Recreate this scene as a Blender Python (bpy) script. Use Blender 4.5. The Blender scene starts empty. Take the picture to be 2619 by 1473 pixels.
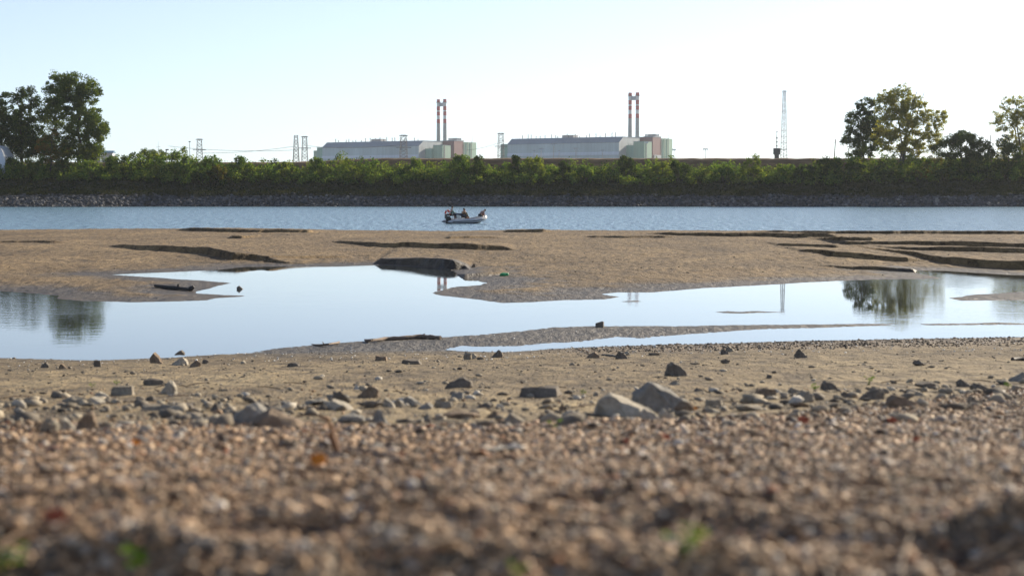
import bpy, bmesh, math, random
import numpy as np
from mathutils import Vector, Matrix, noise as mnoise
R = math.radians
random.seed(7)
rng = np.random.default_rng(7)
scene = bpy.context.scene
col = scene.collection

# ------------------------------------------------------------------ camera, sky, sun, exposure
CAM_H, FPX, CXP, CYP, YH = 3.0, 4365.0, 1309.5, 736.5, 495.0      # pixels of the 2619 px wide photograph
PITCH = math.atan((CYP - YH) / FPX)
cd = bpy.data.cameras.new('camera'); cam = bpy.data.objects.new('camera', cd); col.objects.link(cam)
cd.sensor_width = 36; cd.lens = 60.0; cd.clip_start = 0.05; cd.clip_end = 20000
cam.location = (0, 0, CAM_H); cam.rotation_euler = (math.pi / 2 - PITCH, 0, 0)
cd.dof.use_dof = True; cd.dof.focus_distance = 75.0; cd.dof.aperture_fstop = 3.4
scene.camera = cam
SUN_EL, SUN_AZ = R(23), R(45)                                     # azimuth to the right of the view axis (+Y)
w = bpy.data.worlds.new('World'); scene.world = w; w.use_nodes = True
nt = w.node_tree; bg = nt.nodes['Background']
sky = nt.nodes.new('ShaderNodeTexSky'); sky.sky_type = 'NISHITA'; sky.sun_disc = False
sky.sun_elevation = SUN_EL; sky.sun_rotation = SUN_AZ
sky.altitude = 0; sky.air_density = 0.7; sky.dust_density = 0.3; sky.ozone_density = 4.0
hsv = nt.nodes.new('ShaderNodeHueSaturation'); hsv.inputs['Saturation'].default_value = 0.66
nt.links.new(sky.outputs[0], hsv.inputs['Color']); nt.links.new(hsv.outputs[0], bg.inputs[0]); bg.inputs[1].default_value = 0.098
sd_ = bpy.data.lights.new('sun', 'SUN'); sun = bpy.data.objects.new('sun', sd_); col.objects.link(sun)
sd_.energy = 5.0; sd_.angle = R(0.5); sd_.color = (1.0, 0.87, 0.68)
SUNV = Vector((math.cos(SUN_EL) * math.sin(SUN_AZ), math.cos(SUN_EL) * math.cos(SUN_AZ), math.sin(SUN_EL)))
sun.rotation_euler = SUNV.to_track_quat('Z', 'Y').to_euler()
scene.view_settings.view_transform = 'Standard'; scene.view_settings.look = 'None'
scene.view_settings.exposure = 0.80; scene.view_settings.gamma = 1.0
scene.cycles.max_bounces = 8; scene.cycles.transparent_max_bounces = 8
scene.cycles.volume_bounces = 0
HAZE_DENSITY = 0.00006

# ------------------------------------------------------------------ projection helpers
ct, st = math.cos(PITCH), math.sin(PITCH)
def ray(px, py):
    a = (px - CXP) / FPX; b = (CYP - py) / FPX
    return Vector((a, ct + b * st, -st + b * ct))
def at_z(px, py, z=0.0):
    d = ray(px, py); t = (z - CAM_H) / d.z
    return Vector((d.x * t, d.y * t, z))
def at_d(px, py, D):
    d = ray(px, py); t = D / d.y
    return Vector((d.x * t, D, CAM_H + d.z * t))
def mpp(D): return D / FPX                                         # metres per photo pixel at distance D

# ------------------------------------------------------------------ noise
_perm = rng.permutation(512).astype(np.int64); _perm = np.concatenate([_perm, _perm, _perm])
_gr = rng.uniform(0, 2 * np.pi, 512); _gx, _gy = np.cos(_gr), np.sin(_gr)
def pn(x, y):
    xi = np.floor(x).astype(np.int64); yi = np.floor(y).astype(np.int64); xf = x - xi; yf = y - yi
    u = xf * xf * xf * (xf * (xf * 6 - 15) + 10); v = yf * yf * yf * (yf * (yf * 6 - 15) + 10)
    xi &= 511; yi &= 511; x1 = (xi + 1) & 511; y1 = (yi + 1) & 511
    def g(a, b, dx, dy):
        h = _perm[_perm[a] + b]
        return _gx[h] * dx + _gy[h] * dy
    n0 = g(xi, yi, xf, yf); n1 = g(x1, yi, xf - 1, yf); n2 = g(xi, y1, xf, yf - 1); n3 = g(x1, y1, xf - 1, yf - 1)
    a = n0 + u * (n1 - n0); b = n2 + u * (n3 - n2)
    return (a + v * (b - a)) * 1.5
def fbm(x, y, o=4):
    s = np.zeros_like(x); a = 1.0
    for i in range(o):
        s += a * pn(x + 17.3 * i, y - 9.1 * i); x = x * 2.03; y = y * 2.03; a *= 0.5
    return s
def sstep(x, a, b):
    t = np.clip((x - a) / (b - a), 0, 1); return t * t * (3 - 2 * t)

# ------------------------------------------------------------------ shorelines (traced, laid on the water plane)
POOL = [(-900, 728), (0, 745), (90, 751), (150, 757), (142, 765), (205, 770), (335, 773), (458, 771), (530, 768), (556, 763), (610, 759), (636, 756),
        (570, 754), (498, 750), (508, 745), (540, 735), (593, 724), (540, 719), (458, 714), (356, 707), (285, 702.5),
        (356, 699.5), (458, 695.5), (570, 689.5), (630, 683), (712, 682), (844, 682.5), (900, 681), (974, 678), (1060, 683), (1157, 690), (1161, 697),
        (1185, 710), (1210, 714), (1222, 720), (1246, 724), (1227, 729), (1164, 733), (1136, 740), (1103, 750), (1129, 757), (1199, 764), (1244, 769), (1286, 775),
        (1356, 773), (1443, 768), (1548, 766), (1583, 759), (1541, 752), (1583, 748), (1670, 748), (1749, 742), (1824, 736), (1963, 729), (2103, 720.5), (2242, 715),
        (2382, 713.5), (2413, 711), (2382, 706), (2347, 698), (2340, 692), (2417, 693), (2487, 698), (2618, 705), (3500, 716),
        (3500, 824), (2618, 827), (2557, 824), (2487, 827), (2382, 828), (2242, 828), (2103, 829), (1963, 830), (1824, 832), (1719, 834), (1653, 833), (1513, 834),
        (1408, 837), (1339, 846), (1234, 855), (1129, 862), (1021, 868), (906, 873), (791, 883), (747, 886), (696, 892), (650, 900), (564, 909), (476, 915), (379, 920),
        (307, 924), (179, 923), (77, 918), (0, 915), (-900, 905)]
PUDDLE = [(1136, 894), (1181, 885), (1269, 886), (1332, 884.5), (1391, 879), (1478, 874), (1583, 862), (1640, 866), (1670, 862), (1749, 856), (1824, 850), (1928, 843),
          (2033, 840), (2173, 836), (2277, 832), (2292, 827), (2350, 826.5), (2368, 831.5), (2452, 831.5), (2557, 830.5), (2640, 831), (3500, 832),
          (3500, 850), (2618, 863), (2417, 865), (2242, 868), (2068, 870.6), (1894, 876), (1749, 882), (1548, 886), (1408, 891.5), (1373, 897), (1314, 900), (1286, 902), (1199, 898.5)]
ISLES = [[(2433, 762), (2487, 754), (2556, 750), (2618, 745), (3300, 735), (3300, 780), (2618, 768), (2522, 769), (2459, 769)],
         [(1579, 771), (1600, 769), (1630, 769), (1646, 771.5), (1625, 773), (1595, 773)],
         [(1824, 798), (1860, 795), (1890, 797), (1925, 795), (1980, 797.5), (2036, 798.5), (1960, 800), (1900, 802), (1850, 801)]]
NEAR = [(-900, 912), (0, 917), (300, 926), (480, 918), (660, 906), (750, 910), (1136, 902), (1300, 904), (1408, 894), (1749, 884), (2618, 865), (3500, 852)]
RIVER = [(-900, 592), (0, 590), (349, 586.5), (594, 585.5), (850, 590.5), (1000, 591), (1164, 593), (1374, 589), (1583, 591.5), (1749, 591.5), (2033, 594), (2313, 595), (2618, 593.5), (3500, 594)]
def poly(pts): return np.array([at_z(a, b)[:2] for a, b in pts])
POOLW, PUDW, ISLW = poly(POOL), poly(PUDDLE), [poly(p) for p in ISLES]
NEARW, RIVW = poly(NEAR), poly(RIVER)
def sdf(P, x, y):
    d2 = np.full(x.shape, 1e12); ins = np.zeros(x.shape, bool); n = len(P)
    for i in range(n):
        ax, ay = P[i]; bx, by = P[(i + 1) % n]; ex, ey = bx - ax, by - ay
        wx, wy = x - ax, y - ay; t = np.clip((wx * ex + wy * ey) / (ex * ex + ey * ey + 1e-12), 0, 1)
        dx, dy = wx - ex * t, wy - ey * t; d2 = np.minimum(d2, dx * dx + dy * dy)
        if ay != by:
            c = ((ay > y) != (by > y)) & (x < (bx - ax) * (y - ay) / (by - ay) + ax); ins ^= c
    d = np.sqrt(d2); return np.where(ins, -d, d)
def line_y(L, x):                                                   # polylines that cross the view from left to right
    o = np.argsort(L[:, 0]); return np.interp(x, L[o, 0], L[o, 1])
# ledges cut into the sand bar: foot line in photo pixels, height in metres at each point
LEDGES = [([(270, 634, .0), (300, 637, .12), (384, 642, .20), (470, 648, .24), (524, 653, .25), (590, 662, .29), (646, 662, .20), (690, 665, .13), (740, 666, .05), (800, 666, 0)], 9, 0.20),
          ([(840, 622, 0), (870, 627, .10), (990, 636, .20), (1129, 642, .22), (1220, 644, .26), (1290, 644, .16), (1320, 644, 0)], 9, 0.2),
          ([(955, 676, 0), (975, 677, .20), (1059, 681, .28), (1129, 688, .30), (1160, 690, .26), (1187, 690, .12), (1200, 692, 0)], 8, 0.0),
          ([(1165, 701, 0), (1180, 708, .09), (1230, 706, .12), (1275, 702, .09), (1305, 698, 0)], 3, 0.05),
          ([(2040, 645, 0), (2065, 648, .10), (2138, 660, .19), (2242, 665, .18), (2330, 667, .16), (2370, 665, 0)], 9, 0.2),
          ([(2385, 667, 0), (2405, 672, .20), (2452, 674, .26), (2522, 680, .25), (2618, 684, .25), (2900, 690, .3)], 9, 0.15),
          ([(2100, 684, 0), (2130, 686, .08), (2242, 689, .13), (2350, 693, .12), (2385, 694, 0)], 5, 0.08),
          ([(2290, 640, 0), (2320, 644, .12), (2452, 649, .18), (2618, 654, .18), (2900, 656, .18)], 8, 0.25),
          ([(2150, 624, 0), (2180, 628, .14), (2417, 632, .2), (2618, 636, .2), (2900, 638, .2)], 9, 0.25),
          ([(1650, 601, 0), (1719, 605, .18), (1928, 607, .2), (2120, 612, .22), (2160, 613, 0)], 9, 0.22),
          ([(2125, 619, 0), (2145, 623, .2), (2230, 624, .14), (2260, 622, 0)], 6, 0.25),
          ([(1985, 628, 0), (2010, 632, .12), (2140, 636, .14), (2155, 636, 0)], 6, 0.25),
          ([(440, 592, 0), (480, 596, .2), (640, 599, .2), (790, 600, .18), (820, 598, 0)], 9, 0.1),
          ([(583, 611, 0), (590, 614, .16), (620, 614, .16), (630, 612, 0)], 6, 0.2),
          ([(1285, 594, 0), (1300, 597, .18), (1390, 599, .2), (1420, 598, 0)], 8, 0.1),
          ([(1135, 612, 0), (1150, 615, .12), (1250, 613, .1), (1300, 612, 0)], 8, 0.2),
          ([(1900, 596, 0), (2000, 599, .15), (2313, 602, .2), (2618, 603, .2), (2900, 603, .2)], 8, 0.1),
          ([(-300, 622, .1), (0, 621, .08), (130, 622, .10), (170, 621, 0)], 7, 0.25),
          ([(640, 672, 0), (700, 668, .07), (790, 664, .09), (870, 661, .05), (900, 660, 0)], 5, 0.1),
          ([(1490, 608, 0), (1520, 611, .1), (1700, 612, .12), (1750, 611, 0)], 7, 0.2)]
LED = []
for pts, L, z0 in LEDGES:
    w3 = [(at_z(a, b, z0), hh) for a, b, hh in pts]
    LED.append((np.array([p.x for p, _ in w3]), np.array([p.y for p, _ in w3]), np.array([hh * (1.15 if w3[0][0].x < 20 else 1.0) for _, hh in w3]), L))

def land(x, y, full=False):
    """ground height, and when asked: distance to water, gravel zone, wetness"""
    x = np.asarray(x, float); y = np.asarray(y, float)
    sd = np.full(x.shape, 30.0); m = (y > 24) & (y < 118)
    if m.any():
        xm, ym = x[m], y[m]
        s = np.minimum(sdf(POOLW, xm, ym), sdf(PUDW, xm, ym))
        for I in ISLW: s = np.maximum(s, -sdf(I, xm, ym))
        s = s + 0.10 * fbm(xm * 0.9, ym * 0.5, 3) * np.clip(ym / 60, .3, 1) + 0.05 * pn(xm * 4, ym * 1.6)
        sd[m] = s
    Dn = line_y(NEARW, x)
    zn = np.where(y < 8, 2.55 - 0.103 * (y - 2.1), 1.942 * (1 - (y - 8) / (Dn - 8)))
    zn = np.where(y < 1.5, 2.55 + 0.06, zn)
    ed = 2.22 + .22 * fbm(x * 2.2, x * 0 + 5, 3); zn = zn - .17 * (1 - sstep(y, ed - .42, ed + .05))
    mud = np.minimum(0.03 * np.maximum(sd, 0), 0.07)
    near = y < Dn + 6
    rip = fbm(x * 1.1, y * 0.55, 4)
    # the near bank
    zb = np.maximum(zn, 0) + mud * (1 - sstep(zn, 0.05, .40))
    E = np.interp(x / np.maximum(y, 1), [-.3, 0, .09, .16, .227, .3], [6.9, 7.15, 7.8, 8.5, 9.4, 11.6]) + .35 * fbm(x * .8, y * .6 + 4, 3)
    g = 1 - sstep(y, E - .35, E + .35)
    g2 = np.exp(-((y - (Dn - 3.2)) / 2.6) ** 2) * sstep(x / np.maximum(y, 1), -.02, .10)
    bumps = 0.020 * pn(x * 1.7, y * 2.2 + 3) * (1 - sstep(y, 3.2, 5)) + 0.030 * fbm(x * 3.4, y * 6.5 + 9, 2) * (1 - sstep(y, 2.4, 4.4)) + 0.052 * pn(x * 2.4 + 5, y * 4.4) * (1 - sstep(y, 2.2, 3.1)) + 0.008 * fbm(x * 3, y * 3 + 7, 3) * (1 - sstep(y, 4.5, 7.5)) + 0.010 * fbm(x * 1.6, y * 1.3, 3) * g
    zb = zb + bumps + 0.014 * fbm(x * 1.3, y * 0.9, 4) * sstep(zn, 0.03, .3) + 0.006 * pn(x * 9, y * 5) * (y > 6)
    # the sand bar
    Dr = line_y(RIVW, x); sr = Dr - y + 1.0 * fbm(x * .12, y * 0 + 2, 3)
    zs = np.minimum(0.028 * np.maximum(sd, 0), 0.26) + 0.03 * fbm(x * .12, y * .10, 3) * sstep(sd, 0, 6)
    zs = zs * sstep(sr, -2, 26) * 0.75 + 0.25 * zs
    led = np.zeros_like(x); face = np.zeros_like(x)
    m2 = y > 60
    if m2.any():
        xm, ym = x[m2], y[m2]; acc = np.zeros_like(xm); fm = np.zeros_like(xm); wob = 0.8 * fbm(xm * .22, ym * .03, 2) + .20 * fbm(xm * .8, ym * .02 + 7, 3)
        for lx, ly, lh, L in LED:
            hh = np.interp(xm, lx, lh, left=lh[0] if lx[0] < -30 else 0, right=lh[-1] if lx[-1] > 30 else 0)
            dy = ym - np.interp(xm, lx, ly) - wob * np.minimum(1, hh * 6)
            hh = hh * (1 + .16 * fbm(xm * .45 + ly[0], ym * .05, 3)); acc += hh * sstep(dy, 0, 0.22 + hh * .8) * np.exp(-np.maximum(dy - .6, 0) / L)
            fm = np.maximum(fm, np.exp(-((dy - .2) / 1.1) ** 2) * np.minimum(1, hh * 9))
        led[m2] = acc; face[m2] = fm
    zs = zs + led + (0.026 * fbm(x * .9, y * .55, 4) + 0.015 * pn(x * 2.6, y * 1.1) + 0.012 * pn(x * 6, y * 1.7)) * sstep(sd, 0, 2.5) * (1 - .6 * face)
    zs = np.where(sr < 0, np.maximum(-0.02 + 0.03 * sr, -1.0), np.minimum(zs, 0.02 + 0.12 * sr))
    z = np.where(near, zb, zs)
    z = np.minimum(z, np.where(near, 0.12, 1.4) * sd)
    z = np.where(sd < 0, np.maximum(0.10 * sd - .004, -0.6), z)
    if not full: return z
    wet = 1 - sstep(z + 0.012 * rip, 0.015, np.where(near, 0.42, 0.10))
    wet = np.maximum(wet, (1 - sstep(sd + .7 * fbm(x * .5, y * .25, 3), .3, 2.2)) * (sd < 20))
    return z, sd, np.clip(g + 0.85 * g2, 0, 1), wet
_ts = np.concatenate([np.geomspace(1.2, 30, 2500), np.linspace(30, 145, 4000)])
def ground_at(px, py):
    d = ray(px, py); t = _ts / d.y; x = d.x * t; z = CAM_H + d.z * t
    h = land(x, _ts); i = np.argmax(z <= h)
    if z[i] > h[i]: return at_z(px, py)
    return Vector((x[i], _ts[i], h[i]))

# ------------------------------------------------------------------ object helpers
def tag(o, label=None, cat=None, group=None, kind=None):
    if label: o['label'] = label
    if cat: o['category'] = cat
    if group: o['group'] = group
    if kind: o['kind'] = kind
    return o
def link(name, me, parent=None, loc=None):
    o = bpy.data.objects.new(name, me); col.objects.link(o)
    if parent: o.parent = parent
    if loc is not None: o.location = loc
    return o
def empty(name, label, cat, loc=(0, 0, 0), rz=0.0, group=None):
    o = bpy.data.objects.new(name, None); o.empty_display_size = .2; col.objects.link(o)
    o.location = loc; o.rotation_euler = (0, 0, rz); return tag(o, label, cat, group)
def np_mesh(name, V, F, mats, smooth=False, attrs=None):
    """V (n,3), F (m,k) with one k"""
    me = bpy.data.meshes.new(name); V = np.asarray(V, np.float32); F = np.asarray(F, np.int32); n, k = F.shape
    me.vertices.add(len(V)); me.vertices.foreach_set('co', V.ravel())
    me.loops.add(n * k); me.loops.foreach_set('vertex_index', F.ravel())
    me.polygons.add(n); me.polygons.foreach_set('loop_start', np.arange(0, n * k, k, dtype=np.int32))
    me.polygons.foreach_set('use_smooth', np.full(n, smooth, bool))
    for m in (mats if isinstance(mats, (list, tuple)) else [mats]): me.materials.append(m)
    for an, a in (attrs or {}).items():
        at = me.attributes.new(an, 'FLOAT', 'POINT'); at.data.foreach_set('value', np.asarray(a, np.float32).ravel())
    me.update(calc_edges=True); return me
class MB:
    def __init__(s): s.v = []; s.f = []; s.m = []
    def add(s, vs, fs, mi=0):
        b = len(s.v); s.v += [tuple(v) for v in vs]; s.f += [tuple(i + b for i in f) for f in fs]; s.m += [mi] * len(fs); return s
    def box(s, x0, x1, y0, y1, z0, z1, mi=0):
        vs = [(x, y, z) for z in (z0, z1) for y in (y0, y1) for x in (x0, x1)]
        return s.add(vs, [(0, 2, 3, 1), (4, 5, 7, 6), (0, 1, 5, 4), (1, 3, 7, 5), (3, 2, 6, 7), (2, 0, 4, 6)], mi)
    def bar(s, a, b, wd, mi=0, n=4): return s.tube([a, b], [wd / 2, wd / 2], n, mi)
    def tube(s, pts, rad, n=8, mi=0, cap=True):
        pts = [Vector(p) for p in pts]; b = len(s.v); N = len(pts); ref = None
        for i, p in enumerate(pts):
            t = (pts[min(i + 1, N - 1)] - pts[max(i - 1, 0)]).normalized()
            if ref is None: ref = Vector((0, 0, 1)) if abs(t.z) < .9 else Vector((1, 0, 0))
            u = (ref - t * ref.dot(t)).normalized(); ref = u; vv = t.cross(u)
            for k in range(n):
                a = 2 * math.pi * k / n; q = p + (u * math.cos(a) + vv * math.sin(a)) * rad[i]; s.v.append(tuple(q))
        for i in range(N - 1):
            for k in range(n):
                k2 = (k + 1) % n; s.f.append((b + i * n + k, b + i * n + k2, b + (i + 1) * n + k2, b + (i + 1) * n + k)); s.m.append(mi)
        if cap:
            s.f.append(tuple(b + k for k in range(n))[::-1]); s.f.append(tuple(b + (N - 1) * n + k for k in range(n))); s.m += [mi, mi]
        return s
    def prism(s, prof, x0, x1, mi=0, axis='x'):
        """profile in (y, z) swept along x"""
        n = len(prof); vs = [(x0, a, b) for a, b in prof] + [(x1, a, b) for a, b in prof]
        fs = [tuple(range(n))[::-1], tuple(range(n, 2 * n))] + [(i, (i + 1) % n, n + (i + 1) % n, n + i) for i in range(n)]
        return s.add(vs, fs, mi)
    def torus(s, c, R0, r, n=24, k=8, ax=(0, 1, 0), mi=0, a0=0, a1=2 * math.pi):
        ax = Vector(ax).normalized(); u = ax.orthogonal().normalized(); v = ax.cross(u); c = Vector(c)
        pts = [c + (u * math.cos(a0 + (a1 - a0) * i / n) + v * math.sin(a0 + (a1 - a0) * i / n)) * R0 for i in range(n + 1)]
        return s.tube(pts, [r] * (n + 1), k, mi)
    def ball(s, c, rx, ry, rz, n=12, m=8, mi=0):
        vs = [(c[0], c[1], c[2] - rz)]
        for i in range(1, m):
            a = math.pi * i / m - math.pi / 2
            for k in range(n):
                b = 2 * math.pi * k / n; vs.append((c[0] + rx * math.cos(a) * math.cos(b), c[1] + ry * math.cos(a) * math.sin(b), c[2] + rz * math.sin(a)))
        vs.append((c[0], c[1], c[2] + rz)); fs = []
        for k in range(n):
            fs.append((0, 1 + (k + 1) % n, 1 + k)); t = 1 + (m - 2) * n; fs.append((len(vs) - 1, t + k, t + (k + 1) % n))
        for i in range(m - 2):
            for k in range(n): a = 1 + i * n; fs.append((a + k, a + (k + 1) % n, a + n + (k + 1) % n, a + n + k))
        return s.add(vs, fs, mi)
    def build(s, name, mats, parent=None, loc=None, smooth=None):
        me = bpy.data.meshes.new(name); me.from_pydata(s.v, [], s.f)
        mats = mats if isinstance(mats, (list, tuple)) else [mats]
        for m in mats: me.materials.append(m)
        if len(mats) > 1: me.polygons.foreach_set('material_index', s.m)
        if smooth:
            me.polygons.foreach_set('use_smooth', [True] * len(s.f)); me.set_sharp_from_angle(angle=R(smooth))
        me.update(); return link(name, me, parent, loc)

# ------------------------------------------------------------------ materials
def newmat(name):
    m = bpy.data.materials.new(name); m.use_nodes = True; t = m.node_tree
    return m, t, t.nodes['Principled BSDF'], t.nodes, t.links
def ramp(ns, stops, interp='LINEAR'):
    r = ns.new('ShaderNodeValToRGB'); r.color_ramp.interpolation = interp; e = r.color_ramp.elements
    e[0].position, e[0].color = stops[0][0], (*stops[0][1], 1); e[1].position, e[1].color = stops[-1][0], (*stops[-1][1], 1)
    for p, c in stops[1:-1]: x = e.new(p); x.color = (*c, 1)
    return r
def noise_(ns, ls, scale, detail=5, rough=.55, vec=None, stretch=None):
    n = ns.new('ShaderNodeTexNoise'); n.inputs['Scale'].default_value = scale; n.inputs['Detail'].default_value = detail; n.inputs['Roughness'].default_value = rough
    if vec is None: g = ns.new('ShaderNodeNewGeometry'); vec = g.outputs['Position']
    if stretch:
        mp = ns.new('ShaderNodeMapping'); mp.inputs['Scale'].default_value = stretch; ls.new(vec, mp.inputs[0]); vec = mp.outputs[0]
    ls.new(vec, n.inputs['Vector']); return n
def mix(ns, ls, fac, a, b, mode='MIX'):
    m = ns.new('ShaderNodeMix'); m.data_type = 'RGBA'; m.blend_type = mode
    for sock, val in ((m.inputs[0], fac), (m.inputs[6], a), (m.inputs[7], b)):
        if hasattr(val, 'links'): ls.new(val, sock)
        elif isinstance(val, (int, float)): sock.default_value = val
        else: sock.default_value = (*val, 1)
    return m.outputs[2]
def math_(ns, ls, op, a, b=None, clamp=False):
    m = ns.new('ShaderNodeMath'); m.operation = op; m.use_clamp = clamp
    for i, v in enumerate((a, b)):
        if v is None: continue
        if hasattr(v, 'links'): ls.new(v, m.inputs[i])
        else: m.inputs[i].default_value = v
    return m.outputs[0]
def bump(ns, ls, h, strength, dist, normal=None):
    b = ns.new('ShaderNodeBump'); b.inputs['Strength'].default_value = strength; b.inputs['Distance'].default_value = dist
    ls.new(h, b.inputs['Height'])
    if normal: ls.new(normal, b.inputs['Normal'])
    return b.outputs[0]
def simple(name, c, rough=.6, var=.25, scale=3.0, metal=0.0, bmp=0.0, obj=True, stretch=None):
    m, t, p, ns, ls = newmat(name)
    tc = ns.new('ShaderNodeTexCoord'); n = noise_(ns, ls, scale, 5, .6, tc.outputs['Object'], stretch)
    a = tuple(x * (1 - var) for x in c); b = tuple(min(1, x * (1 + var)) for x in c)
    r = ramp(ns, [(.3, a), (.7, b)]); ls.new(n.outputs[0], r.inputs[0]); ls.new(r.outputs[0], p.inputs['Base Color'])
    p.inputs['Roughness'].default_value = rough; p.inputs['Metallic'].default_value = metal
    if bmp: ls.new(bump(ns, ls, n.outputs[0], .6, bmp), p.inputs['Normal'])
    return m
def cladding(name, c, var=.10, rib=.9):
    """painted ribbed sheet: faint vertical ribs and rain streaks"""
    m, t, p, ns, ls = newmat(name); tc = ns.new('ShaderNodeTexCoord')
    n = noise_(ns, ls, .12, 5, .65, tc.outputs['Object'], (3.5, 3.5, .25)); n2 = noise_(ns, ls, .03, 3, .5, tc.outputs['Object'])
    r = ramp(ns, [(.3, tuple(x * (1 - var) for x in c)), (.7, tuple(x * (1 + var) for x in c))]); ls.new(n.outputs[0], r.inputs[0])
    wv = ns.new('ShaderNodeTexWave'); wv.inputs['Scale'].default_value = .075; wv.inputs['Distortion'].default_value = .0; ls.new(tc.outputs['Object'], wv.inputs['Vector']); wr = ramp(ns, [(0, (.80, .80, .80)), (.12, (1, 1, 1)), (1, (1, 1, 1))]); ls.new(wv.outputs[0], wr.inputs[0])
    o = mix(ns, ls, .35, r.outputs[0], n2.outputs[0], 'OVERLAY'); o = mix(ns, ls, .35, o, wr.outputs[0], 'MULTIPLY'); ls.new(o, p.inputs['Base Color']); p.inputs['Roughness'].default_value = .55
    return m
def leafmat(name, stops, trans=.45):
    m, t, p, ns, ls = newmat(name); ns.remove(p)
    g = ns.new('ShaderNodeNewGeometry'); r = ramp(ns, stops)
    n = noise_(ns, ls, .22, 3, .5)
    f = math_(ns, ls, 'ADD', math_(ns, ls, 'MULTIPLY', g.outputs['Random Per Island'], .72), math_(ns, ls, 'MULTIPLY', math_(ns, ls, 'SUBTRACT', n.outputs[0], .38), 1.5), True)
    ls.new(f, r.inputs[0])
    d = ns.new('ShaderNodeBsdfDiffuse'); tr = ns.new('ShaderNodeBsdfTranslucent'); mx = ns.new('ShaderNodeMixShader'); mx.inputs[0].default_value = trans
    ls.new(r.outputs[0], d.inputs[0]); ls.new(mix(ns, ls, 1.0, r.outputs[0], (1.25, 1.2, .55), 'MULTIPLY'), tr.inputs[0])
    ls.new(d.outputs[0], mx.inputs[1]); ls.new(tr.outputs[0], mx.inputs[2]); ls.new(mx.outputs[0], ns['Material Output'].inputs[0])
    return m
M = {}
M['leaf_green'] = leafmat('leaf_green', [(0, (.032, .058, .017)), (.5, (.082, .130, .029)), (1, (.17, .205, .042))])
M['leaf_dark'] = leafmat('leaf_dark', [(0, (.018, .036, .014)), (.5, (.045, .078, .022)), (1, (.10, .135, .03))], .35)
M['leaf_yellow'] = leafmat('leaf_yellow', [(0, (.12, .15, .04)), (.5, (.24, .25, .06)), (1, (.38, .34, .085))], .6)
M['leaf_autumn'] = leafmat('leaf_autumn', [(0, (.05, .07, .018)), (.6, (.12, .12, .025)), (.85, (.18, .14, .03)), (1, (.30, .12, .03))], .5)
M['leaf_shrub'] = leafmat('leaf_shrub', [(0, (.036, .076, .020)), (.5, (.095, .170, .038)), (1, (.215, .27, .055))], .45)
M['leaf_lime'] = leafmat('leaf_lime', [(0, (.055, .095, .022)), (.5, (.125, .18, .04)), (1, (.24, .26, .055))], .45)
M['bark'] = simple('bark', (.06, .052, .042), .9, .3, 4, bmp=.02)
M['bark_pale'] = simple('bark_pale', (.10, .092, .075), .9, .3, 4, bmp=.02)

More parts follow.
